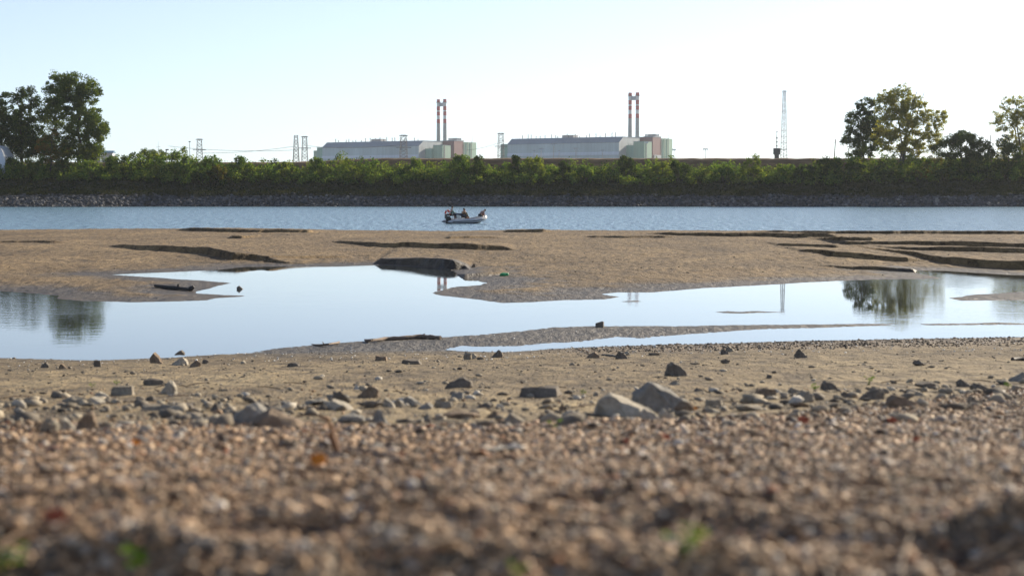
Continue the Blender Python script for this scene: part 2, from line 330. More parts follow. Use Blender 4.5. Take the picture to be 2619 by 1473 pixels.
# terrain
def ground_material():
    m, t, p, ns, ls = newmat('river_sand')
    g = ns.new('ShaderNodeNewGeometry'); pos = g.outputs['Position']
    aw = ns.new('ShaderNodeAttribute'); aw.attribute_name = 'wet'; ag = ns.new('ShaderNodeAttribute'); ag.attribute_name = 'gravel'
    n1 = noise_(ns, ls, .35, 6, .62, pos, (1, .5, 1)); n2 = noise_(ns, ls, 3.2, 6, .65, pos, (1, .35, 1)); n3 = noise_(ns, ls, 14, 5, .6, pos)
    sand = ramp(ns, [(.28, (.120, .085, .042)), (.5, (.205, .152, .078)), (.72, (.28, .216, .116))]); ls.new(n1.outputs[0], sand.inputs[0])
    speck = ramp(ns, [(.38, (.26, .23, .21)), (.46, (.72, .70, .68)), (.56, (1.0, 1.0, 1.0)), (.70, (1.15, 1.15, 1.15))]); ls.new(n2.outputs[0], speck.inputs[0])
    c = mix(ns, ls, .85, sand.outputs[0], speck.outputs[0], 'MULTIPLY')
    n4 = noise_(ns, ls, .16, 5, .6, pos, (1, .45, 1)); pat = ramp(ns, [(.34, (.56, .54, .53)), (.56, (1.05, 1.05, 1.05))]); ls.new(n4.outputs[0], pat.inputs[0])
    c = mix(ns, ls, .8, c, pat.outputs[0], 'MULTIPLY')
    fine = ramp(ns, [(.35, (.62, .60, .58)), (.6, (1.08, 1.08, 1.08))]); ls.new(n3.outputs[0], fine.inputs[0])
    c = mix(ns, ls, .5, c, fine.outputs[0], 'MULTIPLY')
    v = ns.new('ShaderNodeTexVoronoi'); v.inputs['Scale'].default_value = 38; ls.new(pos, v.inputs['Vector'])
    hs = ns.new('ShaderNodeSeparateColor'); ls.new(v.outputs['Color'], hs.inputs[0])
    gc = ramp(ns, [(0, (.09, .075, .06)), (.3, (.16, .125, .09)), (.55, (.22, .17, .12)), (.8, (.30, .25, .19)), (.95, (.34, .19, .10)), (1, (.5, .47, .43))]); ls.new(hs.outputs[0], gc.inputs[0])
    c = mix(ns, ls, math_(ns, ls, 'MULTIPLY', ag.outputs['Fac'], .8), c, gc.outputs[0])
    sp = ns.new('ShaderNodeSeparateXYZ'); ls.new(pos, sp.inputs[0]); far = math_(ns, ls, 'GREATER_THAN', sp.outputs[1], 48.0)
    c = mix(ns, ls, far, c, mix(ns, ls, 1.0, c, (.98, .89, .80), 'MULTIPLY'))
    wn = math_(ns, ls, 'MULTIPLY', aw.outputs['Fac'], math_(ns, ls, 'ADD', .65, n2.outputs[0]), True)
    c = mix(ns, ls, wn, c, mix(ns, ls, 1.0, c, (.28, .285, .30), 'MULTIPLY'))
    ls.new(c, p.inputs['Base Color'])
    ro = ns.new('ShaderNodeMapRange'); ro.inputs[3].default_value = .95; ro.inputs[4].default_value = .60; ls.new(wn, ro.inputs[0]); ls.new(ro.outputs[0], p.inputs['Roughness'])
    b1 = bump(ns, ls, n2.outputs[0], 1.0, .18); b2 = bump(ns, ls, n3.outputs[0], .7, .02, b1)
    inv = math_(ns, ls, 'MULTIPLY', math_(ns, ls, 'SUBTRACT', 1.0, v.outputs['Distance']), ag.outputs['Fac'])
    b3 = bump(ns, ls, inv, .8, .012, b2); ls.new(b3, p.inputs['Normal'])
    return m
M['ground'] = ground_material()
NC = 800
rowsD = np.concatenate([[-2.5, -1.0, .2, .8], np.geomspace(1.2, 9, 300), np.linspace(9, 31, 260)[1:], 1 / np.linspace(1 / 31, 1 / 62, 260)[1:], 1 / np.linspace(1 / 62, 1 / 142, 880)[1:], np.linspace(142, 152, 20)[1:]])
tt = np.linspace(-1, 1, NC)
GX = tt[None, :] * (0.335 * np.maximum(rowsD, 0) + 2.4)[:, None]; GY = np.repeat(rowsD[:, None], NC, 1)
GZ, GS, GG, GW = land(GX, GY, True)
idx = np.arange(len(rowsD) * NC).reshape(len(rowsD), NC)
F = np.stack([idx[:-1, :-1], idx[:-1, 1:], idx[1:, 1:], idx[1:, :-1]], -1).reshape(-1, 4)
me = np_mesh('sand_flat', np.stack([GX, GY, GZ], -1).reshape(-1, 3), F, M['ground'], True, {'wet': GW, 'gravel': GG})
tag(link('sand_flat', me), kind='structure')

def water_material(name, ripple, sc, stretch, patch=None, base=(.018, .026, .028), rough=.03):
    m, t, p, ns, ls = newmat(name)
    p.inputs['Base Color'].default_value = (*base, 1); p.inputs['Roughness'].default_value = rough; p.inputs['IOR'].default_value = 1.333
    n = noise_(ns, ls, sc, 4, .6, None, stretch); h = n.outputs[0]
    if name == 'river_water':
        n5 = noise_(ns, ls, 1.0, 3, .6, None, (.9, .16, 1)); h = math_(ns, ls, 'ADD', h, math_(ns, ls, 'MULTIPLY', n5.outputs[0], 2.2))
    if patch:
        n2 = noise_(ns, ls, patch, 3, .5, None, (1, .6, 1)); r = ramp(ns, [(.45, (.05, .05, .05)), (.66, (1, 1, 1))]); ls.new(n2.outputs[0], r.inputs[0])
        h = math_(ns, ls, 'MULTIPLY', h, r.outputs[0])
    if name == 'river_water':
        n6 = noise_(ns, ls, 1.0, 4, .65, None, (3.2, .42, 1)); mr = ns.new('ShaderNodeMapRange'); mr.inputs[1].default_value = .36; mr.inputs[2].default_value = .64; mr.inputs[3].default_value = .18; mr.inputs[4].default_value = .50
        ls.new(n6.outputs[0], mr.inputs[0]); ls.new(mr.outputs[0], p.inputs['Roughness'])
    ls.new(bump(ns, ls, h, 1.0, ripple), p.inputs['Normal']); return m
def sheet(name, x0, x1, y0, y1, z, m):
    o = MB().add([(x0, y0, z), (x1, y0, z), (x1, y1, z), (x0, y1, z)], [(0, 1, 2, 3)]).build(name, m); return tag(o, kind='structure')
M['pool'] = water_material('pool_water', .0055, 1.6, (1, 1.5, 1), .09, (.04, .048, .048), .004)
M['river'] = water_material('river_water', .30, .55, (1, .8, 1), None, (.11, .20, .27), .20)
sheet('pool_water', -70, 70, 22, 117, 0, M['pool'])
sheet('river', -330, 330, 117, 420, 0, M['river'])

# ------------------------------------------------------------------ far bank, levee, field
M['bank'] = simple('bank_soil', (.04, .038, .026), .95, .4, .4, bmp=.1)
M['levee'] = simple('dry_levee_grass', (.15, .095, .048), .95, .5, .6, bmp=.15, stretch=(.4, 1, 3))
M['field'] = simple('dry_field', (.16, .14, .07), .95, .3, .02)
def bank_shore(x):                                                   # distance of the far waterline; on the left a spur of rubble comes forward
    return 386 - 7.0 * (1 - sstep(x, -96, -78)) + 0.6 * fbm(x * .05, x * 0 + 1, 3) - 4 * sstep(x, 60, 140)
def bank_z(x, y):
    d = y - bank_shore(x); spur = 1 - sstep(x, -98, -80)
    toe = np.where(d < 0, .5 * d, 0)
    rr = 5.2 + 4.5 * spur                                            # width of the riprap
    z = np.minimum(d / rr, 1) * 2.7
    z = z + sstep(d, rr - 2, rr + 14) * 3.6
    left = 1 - sstep(x, -60, -30)
    z = z + sstep(y, 423, 430) * (12.1 - 6.6) * (1 - .18 * left)
    z = z - sstep(y, 434, 452) * 3.0
    return np.where(d < 0, toe, z) + .12 * fbm(x * .3, y * .3, 3) * (d > rr)
bx = np.linspace(-230, 230, 460); by = np.concatenate([np.linspace(370, 400, 60), np.linspace(400, 455, 60)[1:]])
BX, BY = np.meshgrid(bx, by); BZ = bank_z(BX, BY)
idx = np.arange(BX.size).reshape(BX.shape); F = np.stack([idx[:-1, :-1], idx[:-1, 1:], idx[1:, 1:], idx[1:, :-1]], -1).reshape(-1, 4)
me = np_mesh('far_bank', np.stack([BX, BY, BZ], -1).reshape(-1, 3), F, [M['bank'], M['levee']], True)
fy = BY[:-1, :-1].reshape(-1); me.polygons.foreach_set('material_index', (fy > 418).astype(np.int32))
tag(link('levee', me), kind='structure')
fo = MB().add([(-900, 454, 8.2), (900, 454, 8.2), (900, 1650, 29.5), (-900, 1650, 29.5), (900, 2600, 30), (-900, 2600, 30)], [(0, 1, 2, 3), (3, 2, 4, 5)]).build('field', M['field']); tag(fo, kind='structure')
mo = MB().add([(230, 370, -3), (900, 370, -3), (900, 454, 8.2), (230, 454, 8.2), (-900, 370, -3), (-230, 370, -3), (-230, 454, 8.2), (-900, 454, 8.2)], [(0, 1, 2, 3), (4, 5, 6, 7)]).build('bank_ground', M['bank']); tag(mo, kind='structure')

# icosphere templates for stones
def ico(sub):
    bm = bmesh.new(); bmesh.ops.create_icosphere(bm, subdivisions=sub, radius=1); bm.verts.ensure_lookup_table()
    V = np.array([v.co[:] for v in bm.verts]); Fc = np.array([[v.index for v in f.verts] for f in bm.faces]); bm.free(); return V, Fc
I1, I2 = ico(1), ico(2)
def stones(T, P, size, flat=(.45, .8), jit=.22, elong=.35):
    """many stones in one mesh: template T, positions P (n,3), size (n,)"""
    V, Fc = T; n = len(P); k = len(V)
    a = rng.uniform(0, 2 * np.pi, n); sx = 1 + rng.uniform(-elong, elong, n); sz = rng.uniform(flat[0], flat[1], n)
    W = V[None] * (1 + rng.uniform(-jit, jit, (n, k, 1)))
    W = W * np.stack([sx, 1 / sx, sz], -1)[:, None, :]
    tl = rng.normal(0, .35, n); c, s = np.cos(tl), np.sin(tl)
    x = W[..., 0] * c[:, None] + W[..., 2] * s[:, None]; z = -W[..., 0] * s[:, None] + W[..., 2] * c[:, None]
    ca, sa = np.cos(a)[:, None], np.sin(a)[:, None]
    X = np.stack([x * ca - W[..., 1] * sa, x * sa + W[..., 1] * ca, z], -1) * (size[:, None, None] / 2) + P[:, None, :]
    return X.reshape(-1, 3), (Fc[None] + (np.arange(n) * k)[:, None, None]).reshape(-1, 3)
def stone_mat(name, stops, rough=.85, spec=.3, sc=8):
    m, t, p, ns, ls = newmat(name); g = ns.new('ShaderNodeNewGeometry'); r = ramp(ns, stops); ls.new(g.outputs['Random Per Island'], r.inputs[0])
    n = noise_(ns, ls, sc, 4, .6); rr = ramp(ns, [(.3, (.7, .7, .7)), (.7, (1.15, 1.15, 1.15))]); ls.new(n.outputs[0], rr.inputs[0])
    ls.new(mix(ns, ls, 1, r.outputs[0], rr.outputs[0], 'MULTIPLY'), p.inputs['Base Color']); p.inputs['Roughness'].default_value = rough; p.inputs['Specular IOR Level'].default_value = spec
    return m
M['riprap'] = stone_mat('riprap_stone', [(0, (.030, .033, .038)), (.5, (.062, .067, .075)), (.9, (.12, .12, .125)), (1, (.22, .21, .20))], sc=2)
M['pebble'] = stone_mat('river_pebbles', [(0, (.045, .033, .026)), (.18, (.13, .085, .052)), (.40, (.31, .19, .10)), (.62, (.48, .315, .18)), (.80, (.60, .43, .27)), (.825, (.15, .132, .115)), (.88, (.28, .25, .215)), (.93, (.52, .43, .34)), (.95, (.40, .19, .08)), (.965, (.30, .12, .06)), (.975, (.50, .45, .38)), (1, (.66, .61, .54))], .65, .28, 40)
n = 15000
rx = rng.uniform(-150, 150, n); dd = rng.uniform(-.6, 1.05, n); sp = 1 - sstep(rx, -98, -80); ry = bank_shore(rx) + dd * (4.6 + 4.6 * sp) * rng.uniform(.0, 1, n) ** .1 * (1 + .28 * fbm(rx * .09, rx * 0 + 3, 4))
P = np.stack([rx, ry, bank_z(rx, ry)], -1); V, F = stones(I1, P, rng.uniform(.4, 1.15, n), (.5, .9), .3)
o = link('riprap', np_mesh('riprap', V, F, M['riprap'])); tag(o, 'grey broken stone riprap along the far waterline', 'riprap', kind='stuff')

# ------------------------------------------------------------------ foliage
def leaf_quads(C, rad, per, size, squash=.8, shell=.5):
    """leaf sprays: clump centres C (n,3), clump radii rad (n,), leaves per clump"""
    n = len(C); N = n * per
    d = rng.normal(size=(N, 3)); d /= np.linalg.norm(d, axis=1)[:, None]
    rr = rng.uniform(0, 1, N) ** shell
    c = np.repeat(C, per, 0) + d * (rr * np.repeat(rad, per))[:, None] * np.array([1, 1, squash])
    u = rng.normal(size=(N, 3)); u[:, 2] *= .8; u /= np.linalg.norm(u, axis=1)[:, None]
    w2 = rng.normal(size=(N, 3)); v = np.cross(u, w2); v /= np.linalg.norm(v, axis=1)[:, None] + 1e-9
    s = size * rng.uniform(.55, 1.3, N); u = u * s[:, None]; v = v * (s * .55)[:, None]
    V = np.stack([c - u, c - v * .9 + u * .1, c + u, c + v * .9 + u * .1], 1).reshape(-1, 3)
    return V, np.arange(N * 4).reshape(-1, 4)
def tree(name, label, base, lobes, leafm, barkm, nclump, per, leaf, trunk_r, fork=.30, clump=(.8, 1.4), group=None, cat='tree', lean=0.0, stems=1, seed=0):
    """lobes: (x, y, z, rx, ry, rz) relative to the base; limbs grow to clumps spread through the lobes"""
    r = np.random.default_rng(seed + 100)
    root = empty(name, label, cat, base, 0, group)
    vol = np.array([l[3] * l[4] * l[5] for l in lobes]) ** .8; ch = r.choice(len(lobes), nclump, p=vol / vol.sum())
    d = r.normal(size=(nclump, 3)); d /= np.linalg.norm(d, axis=1)[:, None]; rr = r.uniform(.15, 1, nclump) ** .45
    L = np.array(lobes); C = L[ch, :3] + d * rr[:, None] * L[ch, 3:]
    C[:, 2] = np.maximum(C[:, 2], .6)
    top = max(l[2] + l[5] * .5 for l in lobes); mb = MB(); nodes = []
    cx, cy = L[:, 0].mean(), L[:, 1].mean()
    for sidx in range(stems):
        a = 2 * math.pi * sidx / max(stems, 1) + r.uniform(0, 1); sp = (0 if stems == 1 else .16) * top
        pts = []
        for i in range(9):
            f = i / 8; pts.append(Vector((math.cos(a) * sp * f * f * 1.6 + (cx + lean) * f + r.normal() * .012 * top * (f > 0), math.sin(a) * sp * f * f + cy * f + r.normal() * .012 * top, -.3 + (top + .3) * f)))
        rad = [trunk_r * (1.25 if i == 0 else 1) * (1 - .90 * (i / 8) ** .8) + .03 for i in range(9)]
        mb.tube(pts, rad, 8)
        for i in range(9):
            if i / 8 >= fork * .7: nodes.append((pts[i], rad[i]))
    order = np.argsort(np.linalg.norm(C - np.array([cx, cy, top * fork]), axis=1))
    for i in order:
        c = Vector(C[i]); best = min(nodes, key=lambda q: (q[0] - c).length + (2.0 * max(0, q[0].z - c.z + .5)))
        p0, r0 = best; ln = (c - p0).length
        if ln < .25: continue
        rb = min(r0 * .62, .035 + .022 * ln); mid = p0.lerp(c, .5) + Vector((r.normal(), r.normal(), r.normal() + .8)) * ln * .07
        pts = [p0, p0.lerp(mid, .55) + Vector((0, 0, -.02 * ln)), mid, c.lerp(mid, .4), c]
        mb.tube(pts, [rb, rb * .85, rb * .7, rb * .5, .02], 5, cap=False)
        nodes.append((mid, rb * .7)); nodes.append((c, max(.03, rb * .42)))
    mb.build('trunk', barkm, root, smooth=60)
    V, F = leaf_quads(C, r.uniform(clump[0], clump[1], nclump), per, leaf, .75)
    link('crown', np_mesh('crown', V, F, leafm), root); return root
def shrub(name, label, base, wd, ht, leafm, nl, leaf, group, cat='shrub', seed=0, stuff=False):
    r = np.random.default_rng(seed + 900); root = empty(name, label, cat, base, 0, group)
    k = max(9, int(nl / 70)); th = r.uniform(0, 2 * np.pi, k); q = r.uniform(0, 1, k) ** .5; hz = r.uniform(.12, 1, k) ** .75
    env = np.sqrt(np.clip(1 - (hz - .35) ** 2 / .50, .04, 1))
    C = np.stack([np.cos(th) * q * env * wd / 2, np.sin(th) * q * env * wd / 2 * .9, hz * ht * .93], -1)
    V, F = leaf_quads(C, r.uniform(.10, .22, k) * min(wd, ht), 70, leaf, 1.0, .5)
    link('crown', np_mesh('crown', V, F, leafm), root)
    mb = MB()
    for i in range(0, k, 2):
        c = Vector(C[i]); b = Vector((c.x * .15, c.y * .15, -.2)); mb.tube([b, b.lerp(c, .5) + Vector((0, 0, .1)), c], [.07, .05, .02], 4, cap=False)
    mb.build('stem', M['bark'], root); return root
def bank_point(px, D):
    x = (px - CXP) / FPX * D; return Vector((x, D, float(bank_z(np.array([x]), np.array([D]))[0])))
def tree_at(px, ytop, D, **k): pass

m395 = mpp(395)
def lobes_px(px0, base, D, L):
    """lobes written as (photo x, photo y, half width px, half height px, depth m)"""
    s = mpp(D); out = []
    for (x, y, hw, hh, dy) in L:
        p = at_d(x, y, D); out.append((p.x - base.x, dy, p.z - base.z, hw * s, hw * s * .85, hh * s))
    return out
b = bank_point(205, 412)
tree('broadleaf_tree', 'tallest dark green tree with a broad billowing crown, on the far bank at the left', b,
     lobes_px(205, b, 412, [(180, 235, 48, 52, 0), (150, 225, 40, 40, 1), (225, 245, 38, 45, 0), (250, 320, 32, 45, -1), (205, 320, 55, 48, 0), (130, 290, 40, 50, 1), (245, 370, 28, 25, -1), (195, 380, 45, 25, 0), (262, 345, 18, 20, 0), (150, 375, 50, 32, 1), (225, 390, 36, 20, 2)]),
     M['leaf_green'], M['bark'], 640, 80, .25, .6, .2, (.6, 1.45), seed=1)
b = bank_point(62, 414)
tree('broadleaf_tree', 'dark green tree beside the tallest one, cut by the left edge of the photo', b,
     lobes_px(62, b, 414, [(70, 255, 38, 38, 0), (20, 280, 40, 42, 1), (95, 285, 30, 35, 0), (55, 335, 55, 45, 0), (-20, 310, 45, 60, 0), (100, 355, 30, 35, 0), (10, 375, 45, 30, 0), (70, 380, 55, 30, 1), (30, 345, 50, 40, 1)]),
     M['leaf_dark'], M['bark'], 520, 80, .25, .5, .2, (.6, 1.45), seed=2)
b = bank_point(132, 404)
tree('young_tree', 'small yellow and rust tinged tree in front of the big dark trees at the left', b,
     lobes_px(132, b, 404, [(135, 345, 22, 20, 0), (120, 375, 30, 25, 0), (155, 385, 26, 22, 0), (130, 400, 35, 18, 0)]), M['leaf_autumn'], M['bark'], 70, 80, .20, .16, .15, (.5, 1.0), seed=3)
b = bank_point(36, 404)
shrub('round_bush', 'dark rounded bush below the left tree, beside the white tent', b, 4.6, 5.0, M['leaf_dark'], 2600, .20, 'shrubs on the far bank', seed=4)
b = bank_point(2212, 414)
tree('broadleaf_tree', 'dark narrow tree leaning out left of the yellowing poplar at the right', b,
     lobes_px(2212, b, 414, [(2215, 270, 24, 26, 0), (2200, 310, 38, 35, 0), (2235, 320, 34, 40, 1), (2175, 350, 28, 25, 0), (2215, 370, 42, 35, 0), (2190, 400, 28, 20, 0)]),
     M['leaf_dark'], M['bark'], 340, 65, .22, .3, .2, (.5, 1.1), seed=5)
b = bank_point(2300, 408)
tree('poplar_tree', 'tall yellow-green open poplar with visible limbs, on the right of the far bank', b,
     lobes_px(2300, b, 408, [(2300, 255, 40, 38, 0), (2265, 270, 32, 40, 0), (2335, 285, 38, 42, 0), (2385, 310, 34, 34, 0), (2300, 325, 55, 45, 0), (2370, 360, 40, 35, 0), (2265, 350, 35, 40, 0), (2325, 380, 40, 25, 0), (2410, 300, 14, 22, 0)]),
     M['leaf_yellow'], M['bark_pale'], 800, 52, .20, .30, .17, (.42, 1.05), stems=3, seed=6)
b = bank_point(2465, 404)
tree('bushy_tree', 'low dark rounded tree between the poplar and the thin tree at the right edge', b,
     lobes_px(2465, b, 404, [(2465, 362, 46, 28, 0), (2425, 382, 38, 28, 0), (2505, 388, 42, 28, 0), (2465, 420, 52, 28, 0), (2440, 450, 35, 25, 0)]), M['leaf_dark'], M['bark'], 300, 80, .22, .24, .15, (.6, 1.2), stems=2, seed=7)
b = bank_point(2612, 410)
tree('poplar_tree', 'thin pale-leaved tree with bare branches at the right edge of the photo', b,
     lobes_px(2612, b, 410, [(2600, 275, 42, 35, 0), (2570, 310, 38, 35, 0), (2625, 320, 45, 45, 0), (2650, 280, 40, 40, 0), (2585, 365, 34, 30, 0), (2640, 380, 45, 40, 0), (2570, 400, 25, 30, 0)]), M['leaf_yellow'], M['bark'], 600, 44, .18, .28, .15, (.42, 1.05), stems=3, seed=8)
b = bank_point(2575, 402)
tree('bushy_tree', 'dark scraggly small tree in front of the thin pale tree at the right edge', b,
     lobes_px(2575, b, 402, [(2570, 370, 22, 25, 0), (2590, 395, 28, 28, 0), (2560, 425, 30, 28, 0), (2600, 440, 30, 25, 0)]), M['leaf_dark'], M['bark'], 160, 55, .2, .16, .15, (.5, 1.0), seed=9)
b = bank_point(2390, 406)
tree('young_tree', 'small amber leaved tree under the right side of the poplar', b,
     lobes_px(2390, b, 406, [(2395, 410, 26, 22, 0), (2380, 435, 30, 22, 0), (2410, 450, 22, 22, 0)]), M['leaf_autumn'], M['bark'], 60, 45, .2, .14, .15, (.5, .9), seed=10)
# shrubs one can tell apart (photo x, top y, width px, distance, leaf, label)
SHR = [(1180, 398, 62, 404, 'leaf_shrub', 'tall green shrub with a pointed top, just right of the left chimneys'),
       (1222, 400, 52, 402, 'leaf_dark', 'dark full shrub standing just right of the pointed shrub above the boat'),
       (1317, 398, 36, 404, 'leaf_dark', 'dark narrow shrub below the left end of the right hall'),
       (1362, 402, 66, 404, 'leaf_lime', 'broad yellow-green shrub below the right hall, beside the dark narrow shrub'),
       (1440, 415, 46, 401, 'leaf_dark', 'dark shrub against the brown levee below the right hall'),
       (1500, 425, 56, 400, 'leaf_shrub', 'low bright green shrub in the gap of the brown levee'),
       (1600, 396, 48, 404, 'leaf_dark', 'dark upright shrub crossing the levee line below the right chimneys'),
       (1690, 414, 46, 402, 'leaf_lime', 'small yellow-green shrub on the levee right of the right chimneys'),
       (1738, 410, 60, 400, 'leaf_dark', 'dark leaning shrub in front of the levee right of the right plant'),
       (1922, 398, 66, 403, 'leaf_lime', 'bright pointed shrub on the levee line left of the mast'),
       (1850, 424, 60, 400, 'leaf_shrub', 'green rounded shrub left of the bright pointed shrub near the mast'),
       (2010, 420, 70, 402, 'leaf_shrub', 'sunlit low shrub on the levee below the lattice mast'),
       (2120, 402, 70, 404, 'leaf_dark', 'dark wide shrub at the foot of the leaning pole'),
       (1063, 404, 44, 405, 'leaf_shrub', 'slim shrub reaching the levee line below the left hall'),
       (810, 404, 48, 405, 'leaf_shrub', 'shrub reaching the levee line at the left end of the left hall'),
       (730, 415, 64, 403, 'leaf_lime', 'yellow-green shrub below the two pylons'),
       (620, 400, 60, 406, 'leaf_shrub', 'green shrub breaking the skyline right of the small pylon'),
       (560, 425, 60, 400, 'leaf_autumn', 'yellow tinged shrub in front of the thicket left of the pylons'),
       (470, 402, 80, 405, 'leaf_shrub', 'bright broad shrub below the floodlight pole'),
       (340, 394, 90, 406, 'leaf_dark', 'dark broad shrub right of the white hut'),
       (230, 412, 60, 402, 'leaf_shrub', 'green shrub in front of the white hut'),
       (60, 408, 90, 402, 'leaf_lime', 'sunlit yellow-green shrub below the white tent'),
       (110, 398, 70, 405, 'leaf_shrub', 'green shrub under the dark trees at the left'), (165, 406, 60, 404, 'leaf_dark', 'dark shrub at the foot of the tallest tree'), (290, 400, 50, 407, 'leaf_shrub', 'green shrub just right of the white hut, before the blue roof'),
       (2185, 412, 70, 402, 'leaf_dark', 'dark shrub at the foot of the dark narrow tree at the right'), (2265, 440, 70, 400, 'leaf_dark', 'dark low shrub under the left side of the poplar'), (2340, 445, 60, 400, 'leaf_autumn', 'rusty low shrub under the poplar trunks'), (2420, 430, 70, 400, 'leaf_dark', 'dark shrub between the poplar and the low rounded tree'),
       (2510, 425, 80, 400, 'leaf_dark', 'dark wide shrub right of the low rounded tree'), (2060, 425, 70, 400, 'leaf_dark', 'dark low shrub between the mast and the leaning pole'), (540, 398, 70, 408, 'leaf_shrub', 'bushy green shrub on the skyline right of the small pylon foot'), (520, 430, 80, 399, 'leaf_dark', 'dark shrub low on the slope under the small pylon'), (900, 428, 70, 400, 'leaf_lime', 'yellow-green shrub on the slope below the middle of the left hall'),
       (395, 392, 50, 410, 'leaf_lime', 'yellowish shrub on the skyline behind the broad shrubs at the left')]
for i, (px, yt, wp, D, lm, lab) in enumerate(SHR):
    b = bank_point(px, D); t = at_d(px, yt, D); shrub('bank_shrub', lab, b, wp * mpp(D), max(2.5, t.z - b.z), M[lm], 1700, .27, 'shrubs on the far bank', seed=20 + i)
# the thicket that fills the slope between them reads as one mass
C = []; rad = []
for px in np.arange(-160, 2800, 11.0):
    for D, lo, hi in ((400.5, .8, 2.4), (404, 2.2, 4.6), (407.5, 2.6, 5.2), (411, 2.6, 5.2)):
        x = (px + rng.uniform(-14, 14) - CXP) / FPX * D; y = D + rng.uniform(-2, 2)
        gap = .72 if px < 300 else 1.0 if px < 520 else .80 if px < 1240 else .95 if px > 2080 else .60
        hh = rng.uniform(lo, hi) * gap * (1 + .8 * float(fbm(np.array([x * .07]), np.array([D * .3]), 2)[0]))
        z0 = float(bank_z(np.array([x]), np.array([y]))[0])
        for q in range(3): C.append((x + rng.normal() * .6, y + rng.normal() * .5, z0 + hh * (1 - .36 * q))); rad.append(rng.uniform(.8, 1.5))
V, F = leaf_quads(np.array(C), np.array(rad), 46, .29, 1.0, .5)
me = np_mesh('thicket', V, F, [M['leaf_shrub'], M['leaf_lime'], M['leaf_dark']])
mi = np.repeat(rng.choice(3, len(C), p=[.60, .24, .16]), 46).astype(np.int32); me.polygons.foreach_set('material_index', mi)
tag(link('thicket', me), 'continuous green thicket covering the slope of the far bank', 'thicket', kind='stuff')
# grass on the lower slope
n = 26000; gx = rng.uniform(-150, 150, n); spn = 1 - sstep(gx, -98, -80); gy = bank_shore(gx) + 4.3 + 4.6 * spn + rng.uniform(0, 1, n) ** 1.2 * 15; gz = bank_z(gx, gy)
V, F = leaf_quads(np.stack([gx, gy, gz + .25], -1), np.full(n, .5), 4, .22, .7)
M['grass'] = leafmat('bank_grass', [(0, (.016, .026, .012)), (.5, (.030, .042, .016)), (1, (.065, .062, .024))], .2)
tag(link('grass', np_mesh('grass', V, F, M['grass'])), 'dark rough grass above the riprap of the far bank', 'grass', kind='stuff')

# ------------------------------------------------------------------ the plant
M['hall_wall'] = cladding('hall_cladding', (.33, .44, .48)); M['hall_roof'] = cladding('hall_roof_sheet', (.115, .19, .26)); M['hall_base'] = cladding('hall_base_sheet', (.46, .56, .66), .05)
M['maroon'] = cladding('maroon_cladding', (.15, .062, .066)); M['green'] = cladding('green_cladding', (.16, .34, .285)); M['green2'] = cladding('pale_green_cladding', (.21, .36, .275)); M['grey'] = cladding('grey_cladding', (.33, .37, .40))
M['steel'] = simple('dark_steel', (.10, .10, .105), .6, .2, 2); M['galv'] = simple('galvanised_steel', (.28, .29, .30), .5, .2, 2)
M['ch_red'] = simple('chimney_red_paint', (.42, .06, .055), .6, .12, .4); M['ch_white'] = simple('chimney_white_paint', (.62, .62, .62), .6, .08, .4); M['ch_grey'] = simple('chimney_concrete', (.33, .33, .325), .8, .12, .3)
UROT = math.atan2(-.5427, .84)
ux, uy = Vector((math.cos(UROT), math.sin(UROT), 0)), Vector((-math.sin(UROT), math.cos(UROT), 0))
GZP = 29.5
